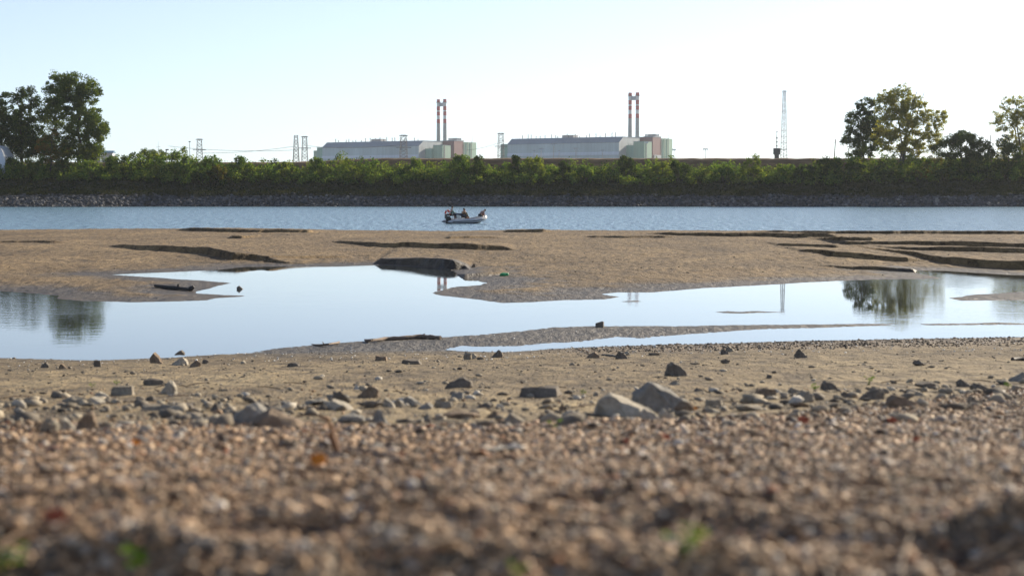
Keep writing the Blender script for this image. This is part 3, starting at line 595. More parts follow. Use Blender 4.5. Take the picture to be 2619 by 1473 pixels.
def complex_(px, D, tagw, step):
    o3 = at_d(px, 400, D); o3.z = GZP
    def T(u, v): return o3 + ux * u + uy * v
    zz = lambda z: z - GZP
    # turbine hall
    h = empty('turbine_hall', f'long grey-blue hall with a sloping dark roof edge, {tagw}', 'hall', T(0, 0), UROT, 'turbine halls of the plant')
    MB().prism([(0, 0), (0, zz(56.3)), (.4, zz(56.3)), (.4, 0)], -139, 0).build('front_wall', M['hall_wall'], h)
    MB().prism([(.4, 0), (.4, zz(56.2)), (9, zz(62.1)), (45, zz(62.1)), (45, 0)], -.4, -.002).build('gable_wall', M['grey'], h)
    MB().prism([(.45, 0), (.45, zz(56.2)), (9, zz(62.1)), (45, zz(62.1)), (45, 0)], -138.99, -138.6).build('gable_wall', M['hall_wall'], h)
    MB().prism([(-.5, zz(56.0)), (-.5, zz(56.35)), (9, zz(62.5)), (45.3, zz(62.5)), (45.3, zz(62.15)), (9, zz(62.15))], -139.3, .3).build('roof', M['hall_roof'], h)
    MB().box(-139, 0, -.8, -.02, zz(43.2), zz(46.5)).build('base_panel', M['hall_base'], h)
    vb = MB().box(-.28, .28, -.28, .28, 0, 1).tube([(0, 0, 1), (0, 0, 1.25)], [.45, .45], 6)
    first = None
    for i in range(20):
        u = -130 + i * 6.3 + rng.uniform(-2, 2); hh = rng.uniform(1.4, 4.0)
        if first is None: first = vb.build('roof_vent', M['steel'], h); c = first
        else: c = first.copy(); col.objects.link(c); c.parent = h
        c.location = (u, 10.5 + rng.uniform(0, 6), zz(62.4)); c.scale = (1, 1, hh)
    v = MB().box(-78, -64, 14, 24, zz(62.4), zz(64.6))
    for k in range(7): v.box(-77.6 + k * 2, -76.2 + k * 2, 13.7, 24.3, zz(64.6), zz(65.6))
    v.build('vent_block', M['galv'], h)
    # reactor building
    r = empty('reactor_building', f'maroon and green block building with flat roof, {tagw}', 'building', T(11.4, 53.3), UROT, 'reactor buildings of the plant')
    MB().box(-52, 0, 0, 19, 0, zz(63)).build('maroon_block', M['maroon'], r)
    MB().box(-52, -.4, 19.01, 46, 0, zz(62.3)).build('green_block', M['green2'], r)
    MB().box(-52.2, .2, -.2, 19.2, zz(63), zz(63.5)).build('parapet', M['hall_roof'], r)
    f = MB().box(-14, -1, 6, 22, zz(63.5), zz(64.2))
    for k in range(8): f.tube([(-13 + k * 1.6, 8, zz(64.2)), (-13 + k * 1.6, 8, zz(66.6))], [.62, .62], 8); f.tube([(-13 + k * 1.6, 16, zz(64.2)), (-13 + k * 1.6, 16, zz(66.6))], [.62, .62], 8)
    f.build('cooling_unit', M['galv'], r)
    for k, yv in enumerate((20, 27, 35)): MB().tube([(.25, yv, 0), (.25, yv, zz(62 + .5 * k))], [.4, .4], 8).build('drain_pipe', M['galv'], r)
    MB().bar((-2, 40, zz(62.3)), (-2, 40, zz(70)), .3).build('antenna', M['steel'], r)
    MB().box(-1.2, 1.0, 2, 17, 0, zz(44)).build('ground_floor', M['grey'], r)
    # grey link block between hall and reactor
    g = empty('link_building', f'grey block between hall and maroon building, {tagw}', 'building', T(-40, 46), UROT, 'link buildings of the plant')
    MB().box(0, 36, 0, 7, 0, zz(62.6)).build('wall', M['grey'], g); MB().box(-.2, 36.2, -.2, 7.2, zz(62.6), zz(63)).build('roof', M['hall_roof'], g)
    # green annex
    a = empty('green_annex', f'green annex with a taller right part, {tagw}', 'building', T(22, 15.2), UROT, 'green annexes of the plant')
    MB().box(-13, 0, 0, 16, 0, zz(57)).build('tall_block', M['green2'], a)
    MB().box(-24 - (6 if step else 0), -13.02, .5 if not step else -3, 15, 0, zz(53.4)).build('low_block', M['green'], a)
    MB().box(-13.2, .2, -.2, 16.2, zz(57), zz(57.4)).build('roof', M['hall_roof'], a)
    for k in range(5): MB().tube([(-22 + k * 1.8, 6, zz(53.4)), (-22 + k * 1.8, 6, zz(55.4))], [.35, .35], 6).build('roof_pipe', M['galv'], a)
    MB().box(-.1, .35, 3.0, 4.2, 0, zz(56.6)).build('stair_shaft', M['steel'], a)
    # end annex, left
    e = empty('end_annex', f'small green annex at the left end of the hall, {tagw}', 'building', T(-152, 6), UROT, 'end annexes of the plant')
    MB().box(0, 12.9, 0, 30, 0, zz(56.5)).build('wall', M['green'], e)
    MB().box(-.2, 12.8, -.2, 30.2, zz(56.5), zz(56.9)).build('roof', M['hall_roof'], e)
    if step: MB().box(-5, -.02, 0, 26, 0, zz(53.2)).build('low_block', M['green2'], e)
    # twin chimneys
    c = empty('twin_chimney', f'pair of red and white banded chimneys joined by a bridge, {tagw}', 'chimney', T(-32.4, 90.7), UROT, 'twin chimneys of the plant')
    zt = zz(113.5)
    bands = [(0, zz(60.5), 2.4, 2.3, 2), (zz(60.5), zz(64.8), 2.3, 2.28, 0), (zz(64.8), zz(85.5), 2.28, 2.05, 2), (zz(85.5), zz(90.2), 2.05, 2.0, 0), (zz(90.2), zz(94.5), 2.0, 2.0, 1), (zz(94.5), zz(99), 2.0, 2.0, 0), (zz(99), zz(103.6), 2.0, 2.0, 1), (zz(103.6), zz(108), 2.0, 2.0, 0), (zz(108), zz(109.6), 2.0, 2.0, 1), (zz(109.6), zt, 2.0, 2.0, 0)]
    bands[6] = (zz(99), zz(100.5), 2.0, 2.0, 1); bands[7] = (zz(100.5), zz(105.2), 2.0, 2.0, 0); bands[8] = (zz(105.2), zz(109.8), 2.0, 2.0, 1); bands[9] = (zz(109.8), zt, 2.0, 2.0, 0)
    for uu in (-4.6, 4.6):
        s = MB()
        for z0, z1, r0, r1, mi in bands: s.tube([(uu, 0, z0), (uu, 0, z1)], [r0, r1], 20, mi, cap=False)
        s.tube([(uu, 0, zt - .3), (uu, 0, zt)], [1.7, 1.7], 20, 2)
        s.build('shaft', [M['ch_red'], M['ch_white'], M['ch_grey']], c, smooth=40)
        MB().tube([(uu, 0, zz(109.5)), (uu, 0, zz(109.9))], [2.8, 2.8], 20).torus((uu, 0, zz(110.9)), 2.75, .08, 20, 5, (0, 0, 1)).build('platform', M['steel'], c)
    MB().box(-2.7, 2.7, -1.1, 1.1, zz(105.2), zz(109.4)).build('bridge', M['grey'], c)
    MB().bar((-2.7, -1, zz(110.6)), (2.7, -1, zz(110.6)), .12).build('handrail', M['steel'], c)
complex_(1583, 1790, 'right of two', False)
complex_(1071, 1924, 'left of two', True)

# ------------------------------------------------------------------ pylons, masts, poles
def lattice(mb, z0, z1, w0, w1, n, th, cx=0, cy=0):
    def P(i, sx, sy):
        f = i / n; w_ = w0 + (w1 - w0) * f; return Vector((cx + sx * w_ / 2, cy + sy * w_ / 2, z0 + (z1 - z0) * f))
    for sx, sy in ((-1, -1), (1, -1), (1, 1), (-1, 1)): mb.bar(P(0, sx, sy), P(n, sx, sy), th * 1.3)
    cs = [(-1, -1), (1, -1), (1, 1), (-1, 1)]
    for i in range(n):
        for k in range(4):
            a, b2 = cs[k], cs[(k + 1) % 4]
            mb.bar(P(i, *a), P(i + 1, *b2), th); mb.bar(P(i, *b2), P(i + 1, *a), th)
            if i % 2 == 0: mb.bar(P(i + 1, *a), P(i + 1, *b2), th)
def field_z(D): return 8.2 + (D - 454) / (1650 - 454) * 21.3 if D < 1650 else 29.5
def pylon(px, yt, D, wb, wt, lab, th=.17, arms=True):
    t = at_d(px, yt, D); z0 = field_z(D); o = empty('pylon', lab, 'pylon', (t.x, D, z0), R(15), 'lattice pylons behind the levee'); H = t.z - z0
    mb = MB(); lattice(mb, 0, H, wb, wt, 9, th); mb.build('lattice_tower', M['steel'], o)
    if arms:
        for zf in (.60, .97): MB().prism([(-.3, H * zf), (0, H * zf + .5), (.3, H * zf)], -wb * (1.0 if zf < .9 else .55), wb * (1.0 if zf < .9 else .55)).build('crossarm', M['steel'], o)
pylon(510, 356, 1300, 5, 3.2, 'small lattice pylon on the skyline left of the plant')
pylon(757, 347, 1250, 4.6, 2.4, 'left one of the two slim pylons beside the left hall', .2, False)
pylon(779, 349, 1280, 4.8, 3.0, 'right one of the two slim pylons beside the left hall', .17)
pylon(1032, 346, 1200, 5.5, 3.6, 'lattice pylon standing in front of the left hall')
pylon(1281, 341, 1220, 4.6, 3.2, 'lattice pylon at the green annex between the two plants')
def wire(pts, lab, sag):
    a, b2 = [at_d(*p) for p in pts]; q = [a.lerp(b2, i / 14) - Vector((0, 0, sag * 4 * (i / 14) * (1 - i / 14))) for i in range(15)]
    o = MB().tube([p - a for p in q], [.12] * 15, 4).build('power_line', M['steel'], None, a); tag(o, lab, 'power line', 'power lines left of the plant')
wire([(510, 392, 1300), (757, 374, 1250)], 'cable rising from the small pylon to the two slim pylons', 1.5)
wire([(430, 374, 1350), (757, 384, 1250)], 'faint lower cable left of the two slim pylons', 2)
wire([(779, 373, 1280), (1032, 370, 1200)], 'cable running from the slim pylons across the left hall', 2)
wire([(1281, 364, 1220), (1190, 385, 1400)], 'short cable leaving the pylon between the plants to the left', 1)
# light masts in front of the right hall
def mast(px, yt, D, lab, hw=1.3):
    t = at_d(px, yt, D); z0 = field_z(D); o = empty('light_mast', lab, 'light mast', (t.x, D, z0), 0, 'light masts before the right hall'); H = t.z - z0
    MB().tube([(0, 0, 0), (0, 0, H)], [.22, .12], 8).build('pole', M['galv'], o)
    MB().box(-hw, hw, -.4, .4, H - .25, H + .1).build('head_frame', M['galv'], o)
    for k in (-.75, 0, .75): MB().box(k * hw - .25, k * hw + .25, -.7, -.35, H - .7, H - .1).build('floodlight', M['hall_base'], o)
for px, yt, hw, lab in ((1366, 386, .7, 'short light mast before the left third of the right hall'), (1384, 381, 1.2, 'second light mast from the left before the right hall'), (1416, 369, 1.5, 'tallest light mast before the right hall'),
                        (1430, 386, .7, 'short light mast just right of the tallest one'), (1473, 380, 1.5, 'light mast before the middle of the right hall'), (1541, 385, 1.1, 'light mast before the right end of the right hall'),
                        (1653, 364, .9, 'light mast against the pale green end of the right annex'), (1724, 382, .9, 'light mast at the right edge of the right green block'), (1804, 381, 1.3, 'lone light mast on the skyline right of the plant')):
    mast(px, yt, 900, lab, hw)
# radio mast
t = at_d(2006, 232, 640); z0 = field_z(640); o = empty('lattice_mast', 'tall thin lattice radio mast on the skyline at the right', 'radio mast', (t.x, 640, z0)); H = t.z - z0
mb = MB(); lattice(mb, 0, H, 2.7, .95, 26, .06); mb.build('lattice_tower', M['steel'], o)
MB().tube([(0, 0, 0), (0, 0, H + .2)], [.09, .09], 6).build('ladder', M['steel'], o)
for f, wd in ((.985, 1.05), (.74, 1.0), (.26, 1.1)): MB().box(-wd, wd, -wd * .6, wd * .6, H * f, H * f + .12).build('platform', M['steel'], o)
for k in (-.9, -.3, .5, .95): MB().bar((k, 0, H), (k, 0, H + 1.2), .07).build('antenna', M['steel'], o)
t = at_d(1987, 338, 560); z0 = field_z(560); o = empty('siren_mast', 'short dark post with a thick cabinet at its foot, left of the lattice mast', 'mast', (t.x, 560, z0)); H = t.z - z0
mb = MB().tube([(0, 0, 0), (0, 0, H)], [.16, .10], 8)
for k in range(4): mb.tube([(0, 0, H - 2.2 - k * 1.3), (0, 0, H - 1.7 - k * 1.3)], [.28, .28], 8)
mb.build('pole', M['steel'], o); zc = at_d(1987, 396, 560).z - z0
MB().box(-1.05, 1.05, -.8, .8, zc, zc + 2.1).build('cabinet', M['steel'], o); MB().box(-.7, .7, -.5, .5, 0, zc - .01).build('base', M['steel'], o); MB().box(-.35, .35, -.3, .3, H, H + .15).build('cap', M['steel'], o)
def post(name, px, yt, D, lab, lean=0.0, r=.14, z0=None, cat='pole'):
    t = at_d(px, yt, D); z0 = field_z(D) if z0 is None else z0
    o = MB().tube([(-lean, 0, 0), (0, 0, t.z - z0)], [r * 1.2, r * .85], 8).build(name, M['bark'], None, (t.x, D, z0)); return tag(o, lab, cat)
post('wooden_pole', 2137, 356, 470, 'thin wooden pole leaning right on the skyline left of the right trees', .5)
post('wooden_pole', 2533, 346, 470, 'dark wooden pole rising behind the trees at the right edge', .0)
tag(MB().tube([(0, 0, 0), (3, 0, 1.6), (6.3, 0, 4.0)], [.03] * 3, 4).build('power_line', M['steel'], None, at_d(2094, 389, 470)), 'thin guy cable sloping down left from the leaning pole', 'power line')
# left skyline
M['plaster'] = simple('hut_plaster', (.62, .59, .55), .8, .1, 1); M['blue_roof'] = simple('blue_roof_sheet', (.10, .20, .30), .5, .1, 1); M['tent'] = simple('tent_canvas', (.62, .66, .72), .7, .05, 1)
D = 437.0
def zl(y): return at_d(0, y, D).z
gz = 8.5
p = at_d(230, 400, D); s = mpp(D); hut = empty('hut', 'small white hut with a dark doorway among the shrubs at the left', 'hut', (p.x, D, gz))
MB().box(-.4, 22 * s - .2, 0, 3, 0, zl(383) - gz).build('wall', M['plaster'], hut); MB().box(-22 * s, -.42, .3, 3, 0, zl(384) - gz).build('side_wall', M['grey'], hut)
MB().box(-22 * s - .1, 22 * s - .1, -.1, 3.1, zl(383) - gz, zl(382) - gz).build('roof', M['hall_base'], hut); MB().box(.9, 1.5, -.06, -.005, zl(399) - gz, zl(391) - gz).build('door', M['steel'], hut)
p = at_d(266, 400, D); sh = empty('shed', 'low shed with a blue roof right of the white hut', 'shed', (p.x, D + 2, gz))
MB().box(-1.2, 1.7, 0, 3, 0, zl(391) - gz).build('wall', M['tent'], sh); MB().prism([(-.3, zl(391) - gz), (1.5, zl(385) - gz), (3.3, zl(391) - gz)], -1.4, 1.9).build('roof', M['blue_roof'], sh)
p = at_d(-18, 400, D); p = at_d(-16, 400, 404); tn = empty('tent', 'white arched tent cut by the left edge of the photo', 'tent', (p.x, 404, 6.6))
prof = [(3.0 * math.cos(a), 7.8 * math.sin(a) ** .8 + .001) for a in np.linspace(0, math.pi, 13)]
tm = MB(); tm.add([(x, y, z) for y in (0, 8) for x, z in prof], [tuple(range(13)), tuple(range(13, 26))[::-1]] + [(i + 1, i, 13 + i, 14 + i) for i in range(12)]); tm.build('canopy', M['tent'], tn)
MB().add([(x * .7, -.03, z * .6) for x, z in prof], [tuple(range(13))]).build('end_panel', M['grey'], tn)
fl = empty('floodlight_pole', 'thin floodlight pole on the skyline left of the small pylon', 'light pole', (at_d(485, 364, 470).x, 470, 8.4)); hz = at_d(485, 364, 470).z - 8.4
MB().tube([(0, 0, 0), (0, 0, hz)], [.09, .06], 6).build('pole', M['steel'], fl); MB().box(-.28, .28, -.15, .15, hz, hz + .25).build('lamp_head', M['steel'], fl)
sg = empty('box_sign', 'small dark box sign on a post above the shrubs', 'sign', (at_d(467, 380, 455).x, 455, 8.4)); hz = at_d(467, 388, 455).z - 8.4
MB().tube([(0, 0, 0), (0, 0, hz)], [.06, .06], 6).build('post', M['steel'], sg); MB().box(-.32, .32, -.1, .1, hz, hz + .85).build('panel', M['steel'], sg)
lp = empty('bent_lamp', 'dark lamp post with a hooked head above the shrubs at the left', 'lamp post', (at_d(425, 386, 448).x, 448, 8.4)); hz = at_d(425, 385, 448).z - 8.4
MB().tube([(0, 0, 0), (0, 0, hz)], [.16, .13], 8).build('post', M['steel'], lp); MB().box(-.15, .65, -.15, .15, hz, hz + .32).build('lamp_head', M['steel'], lp)
cm = empty('cross_mast', 'faint thin mast with a short crossbar behind the far tree clump', 'mast', (at_d(405, 360, 900).x, 900, field_z(900))); hz = at_d(405, 362, 900).z - field_z(900)
MB().tube([(0, 0, 0), (0, 0, hz)], [.12, .06], 6).build('pole', M['galv'], cm); MB().bar((-1.2, 0, hz - 3), (1.2, 0, hz - 3), .14).build('crossbar', M['galv'], cm)
b = Vector((at_d(382, 400, 520).x, 520, 8.6))
tree('broadleaf_tree', 'grey-green small round tree on the skyline between hut and floodlight pole', b, lobes_px(382, b, 520, [(378, 390, 18, 11, 0), (405, 394, 22, 9, 0), (365, 398, 16, 9, 0)]), M['leaf_green'], M['bark'], 60, 60, .2, .2, .2, (.6, 1.0), seed=31)
b = Vector((at_d(450, 400, 500).x, 500, 8.6))
tree('bushy_tree', 'low spiky tree on the skyline below the small box sign', b, lobes_px(450, b, 500, [(452, 399, 26, 9, 0), (440, 402, 18, 7, 0)]), M['leaf_green'], M['bark'], 40, 55, .2, .15, .2, (.5, .9), seed=32)

# ------------------------------------------------------------------ boat and crew
M['tube_grey'] = simple('inflatable_fabric', (.40, .42, .45), .45, .08, 3); M['tube_dark'] = simple('rubber_strake', (.05, .05, .055), .6, .1, 3); M['pale_and_lit_bow'] = simple('pale_fabric_and_lit_bow', (.62, .61, .58), .45, .06, 3)
M['black'] = simple('black_cowling', (.018, .018, .02), .3, .1, 3); M['navy'] = simple('navy_canvas', (.02, .025, .05), .8, .2, 5); M['orange'] = simple('lifebuoy_orange', (.62, .06, .025), .5, .1, 4); M['white'] = simple('white_band', (.75, .75, .72), .5, .05, 4)
M['skin'] = simple('skin', (.45, .25, .17), .55, .08, 9); M['hair'] = simple('dark_hair', (.02, .016, .013), .7, .2, 12); M['teal'] = simple('green_shirt', (.05, .12, .09), .9, .15, 9); M['camo'] = simple('brown_camouflage', (.13, .085, .045), .9, .7, 9); M['olive'] = simple('olive_jacket', (.09, .085, .06), .9, .2, 9)
M['mauve'] = simple('faded_pink_shirt', (.30, .18, .16), .9, .12, 9); M['dark_cloth'] = simple('dark_trousers', (.025, .025, .03), .9, .2, 9); M['bag'] = simple('brown_bag', (.22, .11, .07), .85, .2, 8)
BROT = R(27); bp = at_z(1191, 572); BS = bp.y
boat = empty('inflatable_boat', 'grey inflatable boat with raised bow and outboard motor, drifting on the river', 'boat', (bp.x, bp.y, 0), BROT)
def BX_(px): return (px - 1190) * mpp(BS)
xs, xb = BX_(1131), BX_(1249)
def side_path(s):
    return [(xs, s * .72, .20), (xs + .62, s * .74, .23), (xs + 1.4, s * .76, .27), (xs + 2.6, s * .74, .30), (xs + 3.5, s * .62, .38), (xs + 4.1, s * .40, .50), (xb - .28, s * .16, .60), (xb - .18, 0, .62)]
def smooth_path(p, n=5):
    q = []
    for i in range(len(p) - 1):
        a = [Vector(p[max(0, i - 1)]), Vector(p[i]), Vector(p[i + 1]), Vector(p[min(len(p) - 1, i + 2)])]
        for k in range(n):
            t = k / n; q.append(.5 * ((2 * a[1]) + (a[2] - a[0]) * t + (2 * a[0] - 5 * a[1] + 4 * a[2] - a[3]) * t * t + (3 * a[1] - a[0] - 3 * a[2] + a[3]) * t ** 3))
    return q + [Vector(p[-1])]
for s in (-1, 1):
    q = smooth_path(side_path(s)); rad = [.03 + .20 * min(1, i / 6) ** .8 for i in range(len(q))]
    tb = MB().tube(q, rad, 14).build('tube', M['tube_grey'], boat, smooth=60)
    MB().tube([v + Vector((0, s * .20, -.03)) for v in q[4:-4]], [.05] * (len(q) - 8), 6).build('rubbing_strake', M['tube_dark'], tb)
    MB().tube([v + Vector((0, s * .06, .215)) for v in q[8:-6]], [.018] * (len(q) - 14), 5).build('grab_line', M['tube_dark'], tb)
q = [Vector((xb - .18 - .9 * (1 - math.cos(a)), .46 * math.sin(a), .62 - .16 * (1 - math.cos(a)))) for a in np.linspace(-1.35, 1.35, 15)]
MB().tube(q, [.225] * 15, 12).build('bow_tube', M['pale_and_lit_bow'], boat, smooth=60)  # sunlight whitening the bow is put into this paler fabric colour
hl = MB(); hs_ = [(xs + .35, .55, .05), (xs + 1.5, .58, .02), (xs + 3, .5, .05), (xs + 3.9, .28, .22), (xb - .45, .05, .42)]
vs = []
for x, y, z in hs_: vs += [(x, -y, z + .12), (x, 0, z - .16), (x, y, z + .12)]
fs = []
for i in range(len(hs_) - 1):
    a = i * 3; fs += [(a, a + 1, a + 4, a + 3), (a + 1, a + 2, a + 5, a + 4), (a + 2, a, a + 3, a + 5)]
fs += [(0, 2, 1), (12, 13, 14)]
hl.add(vs, fs).build('hull', M['tube_dark'], boat)
MB().box(xs + .42, xs + .50, -.5, .5, .1, .62).build('transom', M['tube_dark'], boat)
mt = MB().box(xs - .02, xs + .46, -.42, .06, .46, .98)
mo_ = mt.build('outboard_motor', M['black'], boat)
bm = bmesh.new(); bm.from_mesh(mo_.data); bmesh.ops.bevel(bm, geom=bm.edges[:], offset=.09, segments=3, affect='EDGES'); bm.to_mesh(mo_.data); bm.free()
MB().tube([(xs + .2, -.18, .50), (xs + .16, -.18, .1), (xs + .12, -.18, -.35)], [.14, .10, .07], 10).box(xs + .15, xs + .48, -.24, -.12, .38, .52).build('motor_leg', M['black'], mo_)
MB().box(xs + .05, xs + .38, -.427, -.421, .74, .80).build('cowl_stripe', M['white'], mo_)
rl = MB().tube(smooth_path([(xs + .62, -.5, .3), (xs + .60, -.5, 1.38), (xs + .62, -.46, 1.44), (xs + .62, .46, 1.44), (xs + .60, .5, 1.38), (xs + .62, .5, .3)], 4), [.022] * 21, 6).build('light_frame', M['galv'], boat)
MB().bar((xs + 1.42, -.3, .6), (xs + 1.42, -.3, 1.30), .03).build('aerial', M['steel'], boat)
cn = MB(); cn.prism([(-.38, .3), (-.38, .82), (.38, .82), (.38, .3)], xs + 1.15, xs + 1.55); cn.build('console', M['pale_and_lit_bow'], boat)
cv = MB(); cv.prism([(-.48, .86), (-.42, 1.02), (.42, 1.02), (.48, .86)], xs + .92, xs + 1.75); cv.prism([(-.44, .74), (-.40, .90), (.40, .90), (.44, .74)], xs + 1.752, xs + 2.15); cv.build('console_cover', M['navy'], boat)
MB().box(xs + 1.95, xs + 2.15, -.5, .5, .36, .52).box(xs + 2.55, xs + 2.72, -.5, .5, .36, .50).build('thwart', M['pale_and_lit_bow'], boat)
MB().box(xs + 1.6, xs + 1.9, -.60, -.25, .40, .58).build('locker', M['white'], boat)
def on_boat(o):
    o.location = Vector((bp.x, bp.y, 0)) + Matrix.Rotation(BROT, 3, 'Z') @ Vector(o.location); o.rotation_euler.z += BROT; return o
lb = empty('lifebuoy', 'orange-red lifebuoy with white bands hanging at the stern of the boat', 'lifebuoy', (xs + .40, .18, 1.02)); on_boat(lb)
LB = MB().torus((0, 0, 0), .27, .095, 32, 10, (.95, .5, 0)); LB.build('ring', M['orange'], lb, smooth=60)
for k in range(4):
    a = k * math.pi / 2 + .5; MB().torus((0, 0, 0), .27, .100, 4, 10, (.95, .5, 0), 0, a, a + .32).build('band', M['white'], lb, smooth=60)
def skin_obj(name, chains, mat, parent):
    """chains share joints by name: {joint: (pos, radius)}, list of bones"""
    J, bones = chains; me = bpy.data.meshes.new(name); k = list(J); me.from_pydata([J[j][0] for j in k], [(k.index(a), k.index(b_)) for a, b_ in bones], [])
    o = link(name, me, parent); me.materials.append(mat); md = o.modifiers.new('skin', 'SKIN'); md.use_smooth_shade = True
    for i, j in enumerate(k): v = me.skin_vertices[0].data[i]; v.radius = (J[j][1], J[j][1] if len(J[j]) < 3 else J[j][2]); v.use_root = (i == 0)
    s2 = o.modifiers.new('sub', 'SUBSURF'); s2.levels = s2.render_levels = 2; return o
def person(label, base, rz, J, shirt, trousers, headgear, hair_only=True, sleeve=True):
    """J: joint positions relative to the base, x forward"""
    p = empty('person', label, 'person', base, rz, 'crew of the inflatable boat'); on_boat(p)
    rad = dict(pel=(.125, .10), waist=(.12, .10), chest=(.15, .115), neck=(.055,), head0=(.075,), head1=(.095, .085), head2=(.07,), shl=(.06,), shr=(.06,), ell=(.042,), elr=(.042,), wrl=(.028,), wrr=(.028,), pal=(.036, .02), par=(.036, .02), hil=(.09,), hir=(.09,), knl=(.058,), knr=(.058,), anl=(.04,), anr=(.04,), tol=(.04, .03), tor=(.04, .03))
    Jn = {k: (tuple(v), *rad[k]) for k, v in J.items()}
    bones = [('pel', 'waist'), ('waist', 'chest'), ('chest', 'neck'), ('neck', 'head0'), ('head0', 'head1'), ('head1', 'head2'), ('chest', 'shl'), ('chest', 'shr'), ('shl', 'ell'), ('shr', 'elr'), ('ell', 'wrl'), ('elr', 'wrr'), ('wrl', 'pal'), ('wrr', 'par'), ('pel', 'hil'), ('pel', 'hir'), ('hil', 'knl'), ('hir', 'knr'), ('knl', 'anl'), ('knr', 'anr'), ('anl', 'tol'), ('anr', 'tor')]
    for sd2, pa, wr in (('l', 'pal', 'wrl'), ('r', 'par', 'wrr')):
        a = Vector(J[pa]); d = (a - Vector(J[wr])).normalized(); s = d.cross(Vector((0, 0, 1))); s = s.normalized() if s.length > .1 else Vector((0, 1, 0))
        for i, (off, ln) in enumerate(((-.03, .07), (-.01, .08), (.01, .078), (.03, .06))):
            m1 = a + s * off + d * ln * .5; m2 = m1 + d * ln * .3 - Vector((0, 0, .03)); Jn[f'f{sd2}{i}a'] = (tuple(m1), .010); Jn[f'f{sd2}{i}b'] = (tuple(m2), .009); bones += [(pa, f'f{sd2}{i}a'), (f'f{sd2}{i}a', f'f{sd2}{i}b')]
        th = a.lerp(Vector(J[wr]), .5) + s * .05; Jn[f'th{sd2}'] = (tuple(th + d * .03), .012); bones += [(pa, f'th{sd2}')]
    hd = Vector(J['head1']); up = (Vector(J['head2']) - Vector(J['head0'])).normalized(); fw = Vector((1, 0, 0)) - up * up.x; fw.normalize()
    Jn['nose'] = (tuple(hd + fw * .105 - up * .01), .014); bones.append(('head1', 'nose'))
    body = skin_obj('body', (Jn, bones), M['skin'], p)
    gr = lambda ks, g: {k: (Jn[k][0], *[r_ + g for r_ in Jn[k][1:]]) for k in ks}
    kb = ['chest', 'pel', 'waist', 'shl', 'shr', 'ell', 'elr'] + (['wrl', 'wrr'] if sleeve else [])
    skin_obj('jacket', (gr(kb, .022), [b_ for b_ in bones if b_[0] in kb and b_[1] in kb]), shirt, p)
    kb = ['pel', 'hil', 'hir', 'knl', 'knr', 'anl', 'anr']; skin_obj('trousers', (gr(kb, .018), [b_ for b_ in bones if b_[0] in kb and b_[1] in kb]), trousers, p)
    hm = MB(); c = hd + up * .055 - fw * .012; hm.ball((0, 0, 0), .108, .098, .085, 12, 8)
    if headgear == 'cap': hm.ball((.11, 0, -.02), .075, .07, .012, 10, 6)
    ho = hm.build('cap' if headgear == 'cap' else 'hair', M['hair'], p, c, 60); ho.rotation_euler = up.to_track_quat('Z', 'X').to_euler() if False else (0, math.atan2(up.x, up.z), 0)
    return p
def sit(lean=.0, hy=.0, armf=.35, armz=.15):
    L = lean; return dict(pel=(0, 0, .10), waist=(.02 + L * .3, 0, .28), chest=(.03 + L * .8, 0, .50), neck=(.05 + L * 1.15, 0, .68), head0=(.07 + L * 1.25, 0, .74), head1=(.09 + L * 1.35, hy, .83), head2=(.09 + L * 1.4, hy, .92),
        shl=(.03 + L, .19, .57), shr=(.03 + L, -.19, .57), ell=(.12 + L, .25, .32), elr=(.12 + L, -.25, .32), wrl=(armf + L, .16, armz + .1), wrr=(armf + L, -.16, armz + .1), pal=(armf + .08 + L, .14, armz + .09), par=(armf + .08 + L, -.14, armz + .09),
        hil=(.06, .10, .09), hir=(.06, -.10, .09), knl=(.43, .13, .12), knr=(.43, -.13, .12), anl=(.46, .13, -.30), anr=(.46, -.13, -.30), tol=(.58, .14, -.34), tor=(.58, -.14, -.34))
person('person in a dark cap and green shirt seated at the stern behind the navy cover', (xs + .72, -.05, .78), 0, sit(.0, 0, .40, .2), M['teal'], M['dark_cloth'], 'cap')
person('person in brown camouflage seated mid boat, facing the bow', (xs + 2.02, .05, .58), R(20), sit(.05, 0, .36, .1), M['camo'], M['dark_cloth'], 'hair')
person('person in an olive jacket hunched low behind the middle seat of the boat', (xs + 2.62, .12, .50), R(180), sit(.22, 0, .35, .0), M['olive'], M['dark_cloth'], 'cap')
K = dict(pel=(0, 0, .30), waist=(.12, 0, .42), chest=(.30, 0, .56), neck=(.46, 0, .66), head0=(.52, 0, .68), head1=(.60, -.02, .70), head2=(.66, -.03, .75), shl=(.36, .18, .60), shr=(.36, -.18, .58), ell=(.42, .26, .34), elr=(.42, -.28, .32), wrl=(.44, .02, .16), wrr=(.46, -.36, .10), pal=(.47, -.05, .13), par=(.48, -.40, .05),
         hil=(.02, .10, .28), hir=(.02, -.10, .28), knl=(.34, .15, .06), knr=(.34, -.17, .06), anl=(-.06, .14, .0), anr=(-.06, -.15, .0), tol=(-.20, .14, -.05), tor=(-.20, -.15, -.05))
K = {k: (v[0] * .9, v[1], v[2] * 1.08) for k, v in K.items()}
person('black haired person in a faded pink shirt kneeling at the bow, bending over', (BX_(1226), -.34, .55), R(0), K, M['mauve'], M['dark_cloth'], 'hair')
wp = MB().tube([(0, 0, -.5), (0, 0, .95)], [.022, .022], 8).build('sounding_pole', M['white'], None, (BX_(1232.6), -.88, -.05)); on_boat(wp); tag(wp, 'white pole held upright in the water at the side of the bow', 'pole')
bg_ = MB().ball((0, 0, 0), .22, .18, .20, 12, 8).build('canvas_bag', M['bag'], None, (BX_(1238), -.1, .86), 60); on_boat(bg_); tag(bg_, 'brown bag lying on the raised bow in front of the kneeling person', 'bag')
